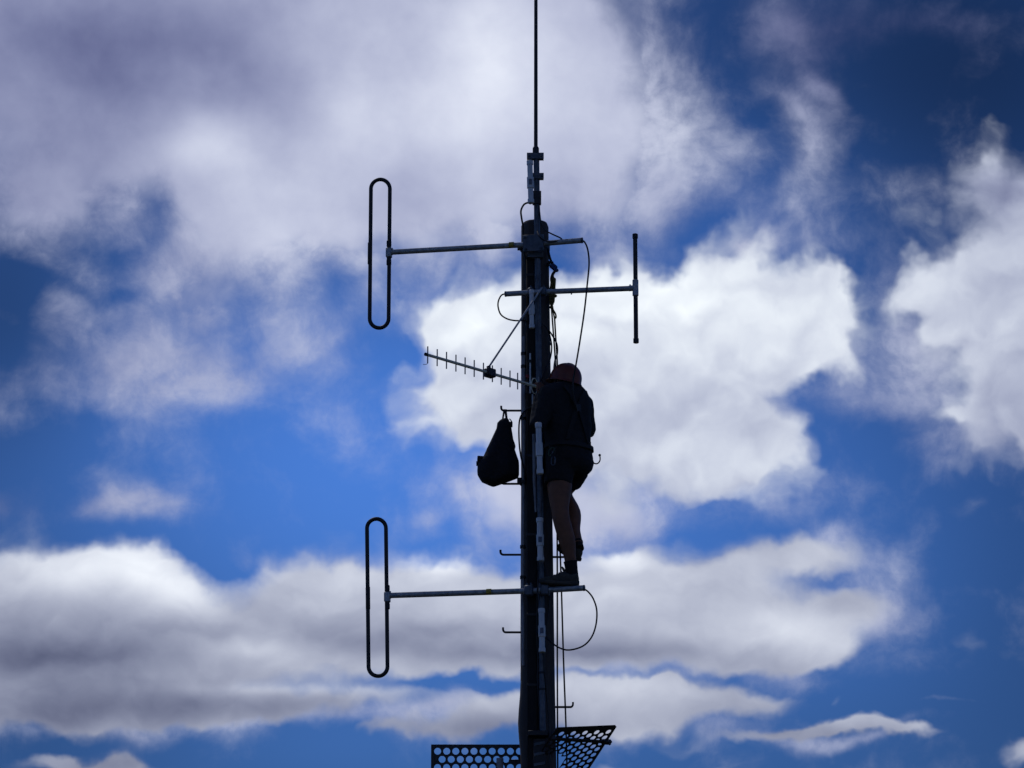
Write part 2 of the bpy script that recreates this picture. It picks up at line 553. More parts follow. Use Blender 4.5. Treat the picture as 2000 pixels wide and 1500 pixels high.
# ------------------------------------------------------------------ the wooden pole
POLE_TOP = pt(1044.5, 436, 0)
POLE_LOW = pt(1051, 1400, 0)


def pole_at(z):
    t = (z - POLE_TOP.z) / (POLE_LOW.z - POLE_TOP.z)
    return POLE_TOP.lerp(POLE_LOW, t), 0.1015 + 0.0235 * t


m = MB()
rings = []
zs = [-0.4 + 0.1 * i for i in range(int((POLE_TOP.z + 0.4 - 0.03) / 0.1))] + [POLE_TOP.z - 0.03, POLE_TOP.z - 0.008, POLE_TOP.z]
for z in zs:
    c, r = pole_at(z)
    c = Vector((c.x, c.y, z))
    if z > POLE_TOP.z - 0.02:
        r -= 0.008 + (0.010 if z >= POLE_TOP.z else 0)
    ring = []
    for k in range(48):
        a = 2 * math.pi * k / 48
        w = mnoise.noise(Vector((math.cos(a) * 1.3, math.sin(a) * 1.3, z * 0.8))) * 0.004 + mnoise.noise(Vector((math.cos(a) * 6, math.sin(a) * 6, z * 0.35))) * 0.004
        if math.cos(a) < -0.5 and abs(z - 6.42) < 0.4:                # the swelling on its left near the panels
            w += 0.020 * math.exp(-((z - 6.40) / 0.17) ** 2) * (-math.cos(a))
        ring.append(c + Vector((math.cos(a), math.sin(a), 0)) * (r + w))
    rings.append(ring)
m.ring_tube(rings)
pole = thing('utility_pole', (POLE_LOW.x, 0, 0), 'tall round weathered wooden pole carrying all the antennas', 'pole')
m.build('pole_shaft', MT['wood'], pole)
for py in (484, 941):                                                 # two steel straps round the pole
    m = MB()
    c, r = pole_at(pt(1045, py, 0).z)
    c = Vector((c.x, c.y, pt(1045, py, 0).z))
    m.lathe(c - UP * 0.02, UP, [(0, r + 0.0035), (0, r + 0.009), (0.04, r + 0.009), (0.04, r + 0.0035)], 40)
    m.box(c + Vector((-r - 0.012, -0.02, 0)), X3, (0.016, 0.02, 0.022))
    m.build('steel_strap', MT['steel_dark'], pole)

# ------------------------------------------------------------------ mast pipe in front of the pole
YM = -0.165
mt0, mt1 = pt(1047.5, 302, YM), pt(1060, 1436, YM)
MD = (mt1 - mt0).normalized()


def mast_at(py):
    return mt0.lerp(mt1, (py - 302) / (1436 - 302))


mast = thing('mast_pipe', mt1, 'thin grey steel mast pipe clamped upright to the front of the wooden pole', 'mast')
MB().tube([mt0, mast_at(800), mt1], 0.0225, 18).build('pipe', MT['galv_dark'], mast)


def clamp_block(py, x0, x1, h, name='clamp', parent=mast, depth=0.05, y=None, mm='galv_dark'):
    """a steel channel clamp across the mast between photo columns x0 and x1"""
    yy = YM if y is None else y
    a, b = pt(x0, py, yy), pt(x1, py, yy)
    c = (a + b) / 2
    q = MB()
    hw = (b.x - a.x) / 2
    q.box(c + Vector((0, -depth / 2 - 0.003, 0)), X3, (hw, 0.006, h))
    q.box(c + Vector((0, -0.012, h - 0.003)), X3, (hw * 0.98, depth / 2 - 0.004, 0.0028), 0)
    q.box(c + Vector((0, -0.012, -h + 0.003)), X3, (hw * 0.98, depth / 2 - 0.004, 0.0028), 0)
    for sx in (-0.72, 0.72):
        q.tube([c + Vector((hw * sx, -depth / 2 - 0.014, 0)), c + Vector((hw * sx, 0.05, 0))], 0.006, 8)
        q.lathe(c + Vector((hw * sx, -depth / 2 - 0.020, 0)), Vector((0, 1, 0)), [(0, 0.010), (0.009, 0.010)], 6)
    return q.build(name, MT[mm], parent)


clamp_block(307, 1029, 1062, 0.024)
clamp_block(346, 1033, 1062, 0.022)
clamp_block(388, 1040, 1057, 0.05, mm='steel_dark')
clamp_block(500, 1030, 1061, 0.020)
for py in (1320, 1351):                                               # dark bands
    MB().lathe(mast_at(py) - MD * 0.008, MD, [(0, 0.0245), (0.016, 0.0245)], 20).build('band', MT['black'], mast)
q = MB()
c = mast_at(1434)
q.box(c + Vector((-0.035, -0.02, 0)), X3, (0.07, 0.03, 0.017))
q.box(c + Vector((0.0, 0.03, 0)), X3, (0.05, 0.02, 0.012))
q.build('bracket', MT['steel_dark'], mast)
# wooden pole side stand-offs of the mast
for py in (470, 640, 1120, 1250):
    c = mast_at(py)
    MB().box(c + Vector((0, 0.036, 0)), X3, (0.03, 0.016, 0.02)).build('stand_off', MT['steel_dark'], mast)

# ------------------------------------------------------------------ whip antenna on top
YW = YM
w0 = pt(1046.5, 300, YW)
wtop = pt(1046.8, -260, YW)
whip = thing('whip_antenna', w0, 'long thin black whip antenna rising from the top of the mast out of the picture', 'antenna')
WD = (wtop - w0).normalized()
MB().tube([w0, wtop], [0.0148, 0.0125], 14).build('rod', MT['black_metal'], whip)
q = MB()
q.lathe(w0 - WD * 0.02, WD, [(0, 0.017), (0.02, 0.0235), (0.022, 0.0275), (0.058, 0.0275), (0.068, 0.022), (0.078, 0.0155)], 6)
q.build('base_nut', MT['black_metal'], whip)

# ------------------------------------------------------------------ booms
YB = -0.215


def boom_line(xp, yp, xl, yl, xr, yr, y=YB):
    p = pt(xp, yp, y)
    return ptz(xl, yl, p.z), p, ptz(xr, yr, p.z)


def folded_dipole(name, boom, loop, cut, label, tape):
    a, p, b = boom_line(*boom)
    d = (b - a).normalized()
    nrm = d.cross(UP).normalized()
    root = thing(name, p, label, 'antenna', 'folded dipole antennas on long booms')
    bo = MB().tube([a, p, b], 0.0205, 18).build('boom', MT['galv'], root)
    # rounded end plug and a strip of faded tape
    t0 = a.lerp(b, tape)
    MB().lathe(t0, d, [(0, 0.0208), (0.035, 0.0208)], 18).build('tape', MT['yellow'], bo)
    lp = [onplane(x, y, a, nrm) for x, y in loop]
    MB().tube(lp, 0.0148, 12, closed=True).build('loop', MT['black_metal'], root)
    # sleeve round the feed point on the near limb and one on the far limb
    (x0, y0), (x1, y1) = cut[0]
    s0, s1 = onplane(x0, y0, a, nrm), onplane(x1, y1, a, nrm)
    ax = (s1 - s0)
    L = ax.length
    MB().lathe(s0, ax, [(0, 0.0150), (0.004, 0.0185), (L * .22, 0.0185), (L * .23, 0.0165), (L * .77, 0.0165), (L * .78, 0.0185), (L - .004, 0.0185), (L, 0.0150)], 16).build('feed_sleeve', MT['black'], root)
    mid = s0.lerp(s1, 0.5)
    q = MB()
    ad = ax.normalized()
    q.box(mid, (d, nrm, ad), (0.021, 0.022, 0.036), 0.2)
    q.tube([mid, a], 0.0225, 14)
    q.tube([a + UP * 0.02, a + UP * 0.032], 0.006, 8)
    q.build('junction', MT['galv'], root)
    (x0, y0), (x1, y1) = cut[1]
    s0, s1 = onplane(x0, y0, a, nrm), onplane(x1, y1, a, nrm)
    MB().lathe(s0, s1 - s0, [(0, 0.0149), (0.003, 0.0165), ((s1 - s0).length - .003, 0.0165), ((s1 - s0).length, 0.0149)], 16).build('limb_sleeve', MT['black'], root)
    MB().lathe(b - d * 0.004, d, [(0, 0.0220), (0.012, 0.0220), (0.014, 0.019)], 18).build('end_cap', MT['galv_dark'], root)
    return root, a, p, b, d, nrm


def stadium(xl, xr, yt, yb, lean):
    """pixel outline of a long loop, centre lines at xl, xr; lean = shift of the lower end"""
    r = (xr - xl) / 2
    cx = (xl + xr) / 2
    pts = []
    for k in range(0, 17):
        a = math.pi - math.pi * k / 16
        pts.append((cx + r * math.cos(a), yt + r - r * math.sin(a)))
    for k in range(0, 17):
        a = -math.pi * k / 16
        pts.append((cx + lean + r * math.cos(a), yb - r - r * math.sin(a)))
    # fill the straight runs
    out = []
    for i, p in enumerate(pts):
        out.append(p)
        q2 = pts[(i + 1) % len(pts)]
        L = math.dist(p, q2)
        if L > 30:
            for j in range(1, 8):
                out.append((p[0] + (q2[0] - p[0]) * j / 8, p[1] + (q2[1] - p[1]) * j / 8))
    return out


fd1, a1, p1, b1, d1, n1 = folded_dipole('folded_dipole_antenna', (1043, 477, 766, 492.5, 1136, 469.5), stadium(724.5, 761.5, 350.5, 640.5, -2.5),
                                        [((759.8, 470), (759.5, 518)), ((722.6, 474), (722.2, 516))],
                                        'upper black folded dipole loop on a grey boom crossing the pole top', 0.62)
fd2, a2, p2, b2, d2, n2 = folded_dipole('folded_dipole_antenna', (1050, 1153.5, 762, 1163, 1140, 1148.5), stadium(716.8, 753.8, 1013.5, 1320.5, 3.0),
                                        [((756.2, 1143), (756.6, 1190)), ((718.4, 1146), (718.8, 1190))],
                                        'lower black folded dipole loop on a grey boom under the climber\'s shoe', 0.50)

# clamps of the two long booms on the mast: a square plate on the upper one, two jaws on the lower
q = MB()
c = p1 + n1 * 0.028
ax = (d1, n1, UP)
q.box(c, ax, (0.078, 0.007, 0.064), 0.2)
for sx in (-1, 1):
    for sz in (-1, 1):
        q.lathe(c + d1 * 0.058 * sx + UP * 0.044 * sz + n1 * 0.005, n1, [(0, 0.011), (0.012, 0.011), (0.013, 0.006), (0.022, 0.006)], 8)
q.build('clamp_plate', MT['galv_dark'], fd1)
for off in (-0.062, 0.055):
    q = MB()
    c = p2 + d2 * off
    q.box(c + n2 * 0.004, (d2, n2, UP), (0.034, 0.026, 0.038), 0.35)
    for sx in (-0.015, 0.015):
        q.lathe(c + d2 * sx + UP * 0.036, UP, [(0, 0.009), (0.014, 0.009), (0.015, 0.005), (0.024, 0.005)], 8)
    q.build('clamp', MT['galv_dark'], fd2)

# ------------------------------------------------------------------ straight dipole to the right
a3, p3, b3 = boom_line(1050, 570.5, 986.5, 574.3, 1236, 563.2)
d3 = (b3 - a3).normalized()
n3 = d3.cross(UP).normalized()
dip = thing('dipole_antenna', p3, 'straight black upright dipole at the right end of a short grey boom', 'antenna')
MB().tube([a3, p3, b3], 0.0200, 18).build('boom', MT['galv'], dip)
tp, bp_ = onplane(1240.5, 458, b3, n3), onplane(1242.3, 669, b3, n3)
jd = (bp_ - tp).normalized()
MB().tube([tp, bp_], 0.0166, 14).build('element', MT['black_metal'], dip)
for e, s_ in ((tp, 1), (bp_, -1)):
    MB().lathe(e - jd * s_ * 0.004, jd * s_, [(0, 0.0175), (0.002, 0.0205), (0.034, 0.0205), (0.036, 0.0168)], 16).build('end_cap', MT['black'], dip)
j0, j1 = onplane(1241, 546.5, b3, n3), onplane(1241.4, 578, b3, n3)
q = MB()
L = (j1 - j0).length
q.lathe(j0, jd, [(0, 0.0185), (0.003, 0.0225), (L - 0.003, 0.0225), (L, 0.0185)], 18)
q.tube([j0.lerp(j1, .5), b3 - d3 * 0.03], 0.0215, 16)
q.tube([b3 - d3 * 0.02 + UP * 0.018, b3 - d3 * 0.02 + UP * 0.030], 0.006, 8)
q.build('tee_joint', MT['galv'], dip)
q = MB()
c = a3.lerp(b3, 0.52)
q.tube([c - UP * 0.018, c - UP * 0.026], 0.005, 8)
q.build('drain_plug', MT['galv_dark'], dip)
MB().lathe(a3 - d3 * 0.003, d3, [(0, 0.019), (0.002, 0.0212), (0.012, 0.0212)], 18).build('boom_end_cap', MT['galv_dark'], dip)
for off in (-0.05, 0.045):
    q = MB()
    c = p3 + d3 * off
    q.box(c + n3 * 0.003, (d3, n3, UP), (0.022, 0.025, 0.030), 0.35)
    q.lathe(c + UP * 0.029, UP, [(0, 0.009), (0.014, 0.009), (0.015, 0.005), (0.022, 0.005)], 8)
    q.build('clamp', MT['galv_dark'], dip)

# ------------------------------------------------------------------ yagi antenna
y1 = pt(1056, 757.5, -0.215)
y0 = ptz(831.5, 692, y1.z)
yd = (y1 - y0).normalized()
yn = yd.cross(UP).normalized()
yagi = thing('yagi_antenna', y1, 'cream yagi antenna with a row of short upright rods braced to the pole', 'antenna')
MB().tube([y0, y1], 0.0108, 14).build('boom', MT['fibre'], yagi)
MB().lathe(y0 - yd * 0.008, yd, [(0, 0.009), (0.002, 0.0122), (0.02, 0.0122)], 14).build('boom_end_cap', MT['black'], yagi)
for i, x in enumerate((835.4, 853.9, 872.1, 890.5, 908.4, 926.2, 944.2, 961.7, 978.9, 996.1, 1011.0)):
    t = (x - 831.5) / (1056 - 831.5)
    yc = 692 + 65.5 * t
    p = onplane(x, yc, y1, yn)
    h = 0.0625
    MB().tube([p + UP * h, p - UP * h], 0.0046, 8).build('element', MT['alu'], yagi)
    if i == 0:
        pb = p - UP * h
        MB().tube(smooth_path([pb + UP * 0.01, pb - Vector((0.006, 0, 0.006)), pb - Vector((0.032, 0, 0.008))], 4), 0.002, 6).build('wire_end', MT['alu'], yagi)
# driven loop and reflector beside the pole
lc = [onplane(1044 + 6.2 * math.cos(a) , 754 + 15 * math.sin(a) + 1.5 * math.cos(a), y1, yn) for a in [2 * math.pi * k / 28 for k in range(28)]]
MB().tube(lc, 0.0042, 8, closed=True).build('driven_loop', MT['fibre'], yagi)
MB().tube([onplane(1052, 736, y1, yn), onplane(1052, 776, y1, yn)], 0.0062, 8).build('reflector', MT['alu'], yagi)
pc = onplane(956.8, 728.6, y1, yn)
q = MB()
q.box(pc, (yd, yn, UP), (0.038, 0.030, 0.031), 0.2)
q.tube([pc - UP * 0.018 - yd * 0.06, pc - UP * 0.018], 0.004, 8)
q.box(pc + UP * 0.036 - yd * 0.012, (yd, yn, UP), (0.012, 0.012, 0.014), 0.2)
q.build('brace_clamp', MT['steel_dark'], yagi)
top = pt(1058, 562.5, -0.255)
MB().tube([pc + UP * 0.042 - yd * 0.012, top], 0.0072, 10).build('brace_rod', MT['galv'], yagi)

# ------------------------------------------------------------------ white plastic tubes on the mast


def make_tube(root, p, d, L, s=1.0, lab=True, mm='pvc', rest=True):
    """p = top, d = downward direction, L = length"""
    u, w = frame(d)
    bt = MB().lathe(p, d, [(0.004, 0.0205 * s), (L - 0.004, 0.0205 * s)], 24).build('tube', MT[mm], root)
    h = L * 0.095
    MB().lathe(p, d, [(0, 0.0215 * s), (0.003, 0.0248 * s), (h, 0.0248 * s), (h + .002, 0.0206 * s)], 24).build('top_cap', MT[mm], root)
    MB().lathe(p + d * L, -d, [(0, 0.0215 * s), (0.003, 0.0248 * s), (h, 0.0248 * s), (h + .002, 0.0206 * s)], 24).build('bottom_cap', MT[mm], root)
    k = L * 0.385
    cl = MB().lathe(p + d * k, d, [(0, 0.0206 * s), (0.003, 0.0262 * s), (L * 0.26, 0.0262 * s), (L * 0.26 + .004, 0.0206 * s)], 24).build('coupling', MT[mm], root)
    if lab:                                                          # dark sticker wrapped on the face of the coupling
        q = MB()
        r = 0.0266 * s
        rows = []
        for t in (0.07, 0.20):
            c = p + d * (k + L * t)
            base = Vector((0, -1, 0)); side = d.cross(base).normalized()
            rows.append([c + base * (r * math.cos(a)) + side * (r * math.sin(a)) for a in [(-0.5 + 0.1 * i) for i in range(11)]])
        nn = len(rows[0])
        for row in rows:
            q.v += row
        for row in rows:
            q.v += [v + Vector((0, -0.0012, 0)) for v in row]
        for i in range(nn - 1):
            q.f.append((i, i + 1, nn + i + 1, nn + i))
            q.f.append((2 * nn + i, 3 * nn + i, 3 * nn + i + 1, 2 * nn + i + 1))
        q.build('label_sticker', MT['label'], cl, fix=False)
    return root


TUBES = [  # x0, y0, x1, y1 (photo), depth, size, label print, description
    (1034.8, 314, 1037.0, 397, -0.235, 0.98, True, 'white plastic tube just under the foot of the whip antenna'),
    (1038.3, 566.5, 1038.8, 641, -0.262, 0.80, False, 'slim grey-white plastic tube hanging where the straight dipole boom crosses the pole'),
    (1051.5, 826, 1054.8, 926, -0.45, 1.0, False, 'white plastic tube in front of the climber\'s shirt and shorts'),
    (1054.0, 1011.5, 1055.8, 1096, -0.222, 1.05, True, 'white plastic tube beside the climber\'s bare lower leg'),
    (1057.5, 1188.5, 1058.8, 1274, -0.222, 1.0, True, 'white plastic tube on the mast below the lower loop boom'),
]
for (x0, ya, x1, yb, yy, s, lab, desc) in TUBES:
    p, e = pt(x0, ya, yy), pt(x1, yb, yy)
    root = thing('cable_tube', p, desc, 'plastic tube', 'plastic tubes with collars on the mast')
    make_tube(root, p, (e - p).normalized(), (e - p).length, s, lab)
    if yy < -0.3:                                                    # this one stands off the mast on a steel arm
        c = pt(1054.4, 921, yy); mm_ = mast_at(921)
        q = MB()
        q.box((c + mm_) / 2 + Vector((0, 0.008, 0)), ((mm_ - c).normalized(), (mm_ - c).normalized().cross(UP).normalized(), UP), ((mm_ - c).length / 2 - 0.018, 0.006, 0.012))
        q.build('stand_off', MT['steel_dark'], root)
    else:
        for f in (0.2, 0.8):
            c = p.lerp(e, f)
            q = MB()
            q.box(c + Vector((0.003, 0.026, 0)), X3, (0.014, 0.012, 0.008))
            q.build('strap', MT['black'], root)

q = MB()
ga, gb = pt(1037.5, 498, -0.118), pt(1040.5, 1640, -0.132)
gx = (gb - ga).normalized()
q.box((ga + gb) / 2, (X3[0], gx.cross(X3[0]), gx), (0.036, 0.020, (gb - ga).length / 2), 0.3)
guard = thing('cable_guard', gb, 'long black cable guard strip down the pole front between conduit and mast', 'cable guard')
q.build('channel', MT['guard'], guard)
for py in (540, 610, 780, 905, 1060, 1215, 1350):
    t_ = (py - 498) / (1640 - 498)
    c = ga.lerp(gb, t_)
    MB().box(c, (X3[0], gx.cross(X3[0]), gx), (0.040, 0.0225, 0.009), 0.2).build('clip', MT['steel_dark'], guard)

# dull conduit on the left front of the pole, and thin tubes beside the mast
cd = thing('conduit', pt(1022, 1300, -0.10), 'dull grey plastic conduit running down the left front of the pole', 'conduit')
cp_ = [pt(1022.5, 658, -0.098), pt(1022.8, 760, -0.100), pt(1023, 860, -0.104), pt(1022.2, 940, -0.106), pt(1020.8, 1100, -0.116), pt(1021.5, 1300, -0.118)]
MB().tube(smooth_path(cp_, 6), [0.0175 - 0.0075 * min(1, max(0, (i - 8) / 8)) for i in range(31)], 12).build('pipe', MT['pvc_dirty'], cd)
for py in (691, 716, 818, 941, 1068, 1128):
    c = pt(1022.4 if py < 940 else 1021.0, py, -0.103 if py < 940 else -0.112)
    MB().lathe(c - UP * 0.011, UP, [(0, 0.0205), (0.022, 0.0205)], 14).build('band', MT['black'], cd)
tt = thing('thin_tube', pt(1036, 768, -0.15), 'thin pale tube with a black band and red tape beside the mast above the yagi', 'tube')
MB().tube([pt(1035.5, 690, -0.150), pt(1035.8, 768, -0.150)], 0.0065, 10).build('tube', MT['pvc'], tt)
MB().lathe(pt(1035.6, 703, -0.150), -UP, [(0, 0.012), (0.022, 0.012)], 12).build('band', MT['black'], tt)
MB().box(pt(1029.5, 735, -0.150), X3, (0.010, 0.008, 0.012)).build('red_tape', MT['red'], tt)
t2 = thing('thin_tube', pt(1041, 800, -0.16), 'short thin grey tube right below the yagi driven loop', 'tube')
MB().tube([pt(1040.3, 770, -0.158), pt(1041, 806, -0.158)], 0.0065, 10).build('tube', MT['pvc'], t2)
t3 = thing('thin_tube', pt(1044, 1000, -0.13), 'dim grey pipe half hidden behind the climber and the mast', 'tube')
MB().tube([pt(1043, 848, -0.150), pt(1043.6, 935, -0.150), pt(1046.5, 1000, -0.150)], [0.0135, 0.0125, 0.008], 12).build('tube', MT['pvc_dirty'], t3)

# ------------------------------------------------------------------ step pegs


def peg_mesh(L, hook):
    """a bent steel step: stem from the origin along +X, turned up at its end"""
    r = 0.0082
    pts = [Vector((-0.06, 0, 0)), Vector((L - 0.03, 0, 0))]
    for k in range(1, 7):
        a = math.pi / 2 * k / 6
        pts.append(Vector((L - 0.03 + 0.022 * math.sin(a), 0, 0.022 * (1 - math.cos(a)))))
    pts.append(Vector((L - 0.008, 0, hook)))
    return MB().tube(pts, r, 12)


pegs = [
    (1017, 802, 976.8, 'l', 'bent steel step peg the black bag hangs from'),
    (1016, 945, 977, 'l', 'bent steel step peg half hidden under the bottom of the black bag'),
    (1018, 1083.5, 975.3, 'l', 'bent steel step peg left of the pole, level with the climber\'s ankle'),
    (1019, 1235, 980.5, 'l', 'bent steel step peg left of the pole below the lower loop boom'),
    (1077, 1088, 1127, 'r', 'bent steel step peg under the climber\'s rear shoe'),
    (1085, 1381, 1121, 'r', 'bent steel step peg on the right just above the slanted perforated panel'),
]
pm = peg_mesh(0.155, 0.036)
proto = None
for (x0, yy, x1, side, desc) in pegs:
    p, e = pt(x0, yy, 0.0), pt(x1, yy, 0.0)
    L = abs(e.x - p.x)
    if proto is None:
        proto = pm.build('step_peg', MT['black_metal'], loc=Vector((0, 0, 0)))
        o = proto
    else:
        o = proto.copy(); col.objects.link(o)
    o.location = p
    o.scale = (L / 0.155, 1, 1)
    o.rotation_euler = (0, 0, math.pi if side == 'l' else 0)
    tag(o, desc, 'step peg', 'step pegs of the pole')

# ------------------------------------------------------------------ the bag on the peg
P1 = pt(986, 802, 0)
bag = thing('tool_bag', P1, 'black canvas tool bag hanging by its straps from a peg left of the pole', 'bag')
BY = -0.03
prof = [  # photo row, left edge, right edge, half depth
    (818, 981, 992.5, 0.020), (822, 975.5, 994.5, 0.036), (827, 971, 997, 0.048), (833, 970.2, 998.5, 0.054), (838, 969.4, 999.3, 0.058), (848, 964.7, 1001, 0.066), (859, 959.6, 1002.8, 0.074),
    (868, 955.4, 1006, 0.080), (872, 953.4, 1007, 0.083), (878, 950.5, 1005.4, 0.086), (886, 947, 1008, 0.090), (893, 943.8, 1010.4, 0.094), (901, 936.5, 1013.4, 0.098), (909, 932.6, 1014, 0.10),
    (920, 932.0, 1014, 0.10), (927, 932.6, 1014, 0.098), (931.5, 935.0, 1012.4, 0.094), (936, 937.6, 1001, 0.088), (940, 940.5, 990, 0.080), (945, 951.5, 976.5, 0.060), (948.5, 960, 967, 0.035)]
rings = []
for i, (py, xl, xr, hd) in enumerate(prof):
    a, b = pt(xl, py, BY), pt(xr, py, BY)
    c = (a + b) / 2
    hw = (b.x - a.x) / 2
    ring = []
    py0 = py
    for k in range(40):
        an = 2 * math.pi * k / 40
        cu, su = math.cos(an), math.sin(an)
        ex = 2 / 2.6
        f = 1 + 0.10 * mnoise.noise(Vector((cu * 2.2, su * 2.2, py * 0.035))) * abs(su) + 0.05 * math.sin(an * 7 + i * .3) * abs(su)
        ring.append(c + Vector((math.copysign(abs(cu) ** ex, cu) * hw, math.copysign(abs(su) ** ex, su) * hd * f, 0)))
    rings.append(ring)
MB().ring_tube(rings).build('bag_body', MT['bag'], bag, angle=70)
for (xa, ya, xb, yb) in ((981.5, 821, 984.5, 803), (989.5, 819, 987.5, 803)):
    pa, pb = pt(xa, ya, BY - 0.01), pt(xb, yb, 0) + Vector((0, -0.011, 0.004))
    pcx = pt(xb, yb, 0) + Vector((0, 0.0, 0.0125)); pd = pt(xb, yb, 0) + Vector((0, 0.012, -0.002)); pe = pt(xa, ya, BY + 0.03)
    q = MB()
    path = [pa, pb, pcx, pd, pe]
    for i in range(4):
        dd = path[i + 1] - path[i]
        ud = dd.normalized()
        sx = (Vector((1, 0, 0)) - ud * ud.x).normalized()
        q.box((path[i] + path[i + 1]) / 2, (sx, ud.cross(sx), ud), (0.0085 if xa > 985 else 0.006, 0.0022, dd.length / 2 + 0.002), 0.3)
    q.build('strap', MT['web'], bag)
q = MB()
q.box(pt(998.5, 829, BY), X3, (0.010, 0.012, 0.020), 0.3)
q.tube(smooth_path([pt(995, 818, BY), pt(999.5, 824, BY), pt(998, 834, BY), pt(994, 830, BY)], 5), 0.004, 8)
q.build('buckle', MT['black'], bag)
q = MB()
q.box(pt(938.5, 898, BY), (Vector((0.99, 0, -0.08)), Vector((0, 1, 0)), Vector((0.08, 0, 0.99))), (0.0235, 0.05, 0.017), 0.2)
q.box(pt(934.5, 905.5, BY), X3, (0.016, 0.03, 0.011), 0.2)
q.build('side_flap', MT['bag'], bag)

# ------------------------------------------------------------------ perforated panels


def perforated(root, rows, thick, nrm, fills, mm):
    """rows: list of (centres, half vector along the row u, half vector across v, hole radius vectors); every cell has a real hole"""
    q = MB()
    nn = 24
    for (c, hu, hv, ru, rv) in rows:
        b = len(q.v)
        outer, inner = [], []
        for k in range(nn):
            a = 2 * math.pi * (k + 0.5) / nn
            ca, sa = math.cos(a), math.sin(a)
            s_ = 1 / max(abs(ca), abs(sa))
            outer.append(c + hu * (ca * s_) + hv * (sa * s_))
            inner.append(c + ru * ca + rv * sa)
        # put the nearest points on the corners
        for (sx, sy) in ((1, 1), (-1, 1), (-1, -1), (1, -1)):
            t = c + hu * sx + hv * sy
            kk = min(range(nn), key=lambda i: (outer[i] - t).length)
            outer[kk] = t
        for off in (0, 1):
            q.v += [v + nrm * thick * off for v in outer] + [v + nrm * thick * off for v in inner]
        for k in range(nn):
            k2 = (k + 1) % nn
            q.f.append((b + k, b + k2, b + nn + k2, b + nn + k))
            q.f.append((b + 2 * nn + k, b + 3 * nn + k, b + 3 * nn + k2, b + 2 * nn + k2))
            q.f.append((b + nn + k, b + nn + k2, b + 3 * nn + k2, b + 3 * nn + k))
    for poly in fills:
        q.prism(poly, nrm * thick)
    return q.build('perforated_sheet', MT[mm], root, fix=False, angle=30)


# left panel: upright, square on to the photographer, fixed behind the pole
YPN = 0.175
L0 = pt(842, 1454, YPN)
ps = KPX * (DIST + YPN) / DIST * 0.998
pitch, rowh, rad = 17.22 * KPX * 1.006, 15.1 * KPX * 1.036, 6.65 * KPX
c0 = pt(854.7, 1467.2, YPN)
pl = thing('perforated_panel', pt(930, 1620, YPN), 'dark flat perforated steel panel left of the pole at the bottom edge', 'panel', 'perforated panels on the pole')
rows, fills = [], []
NR, NC = 9, 11
zt = L0.z
xl_ = L0.x
xr_ = c0.x + pitch * (NC - 0.5) + pitch * 0.5
for j in range(NR):
    z = c0.z - j * rowh
    sh = 0.5 * pitch if j % 2 else 0.0
    for i in range(NC):
        rows.append((Vector((c0.x + sh + i * pitch, YPN, z)), Vector((pitch / 2, 0, 0)), Vector((0, 0, rowh / 2)), Vector((rad, 0, 0)), Vector((0, 0, rad))))
    xs = c0.x + sh - pitch / 2
    xe = c0.x + sh + (NC - 0.5) * pitch
    za, zb = z + rowh / 2, z - rowh / 2
    fills.append([Vector((xl_, YPN, za)), Vector((xs, YPN, za)), Vector((xs, YPN, zb)), Vector((xl_, YPN, zb))])
    if xr_ - xe > 1e-4:
        fills.append([Vector((xe, YPN, za)), Vector((xr_, YPN, za)), Vector((xr_, YPN, zb)), Vector((xe, YPN, zb))])
za, zb = zt, c0.z + rowh / 2
fills.append([Vector((xl_, YPN, za)), Vector((xr_, YPN, za)), Vector((xr_, YPN, zb)), Vector((xl_, YPN, zb))])
zb2 = c0.z - (NR - 0.5) * rowh
fills.append([Vector((xl_, YPN, zb2)), Vector((xr_, YPN, zb2)), Vector((xr_, YPN, zb2 - 0.03)), Vector((xl_, YPN, zb2 - 0.03))])
perforated(pl, rows, 0.004, Vector((0, 1, 0)), fills, 'steel_dark')
for dz in (0.12, 0.42):                                               # arms from the pole to the back of the sheet
    q = MB()
    q.box(Vector((POLE_LOW.x - 0.05, YPN + 0.018, zt - dz)), X3, (0.16, 0.0135, 0.012))
    q.box(Vector((POLE_LOW.x + 0.06, YPN - 0.028, zt - dz)), X3, (0.03, 0.040, 0.014))
    q.build('bracket', MT['steel_dark'], pl)

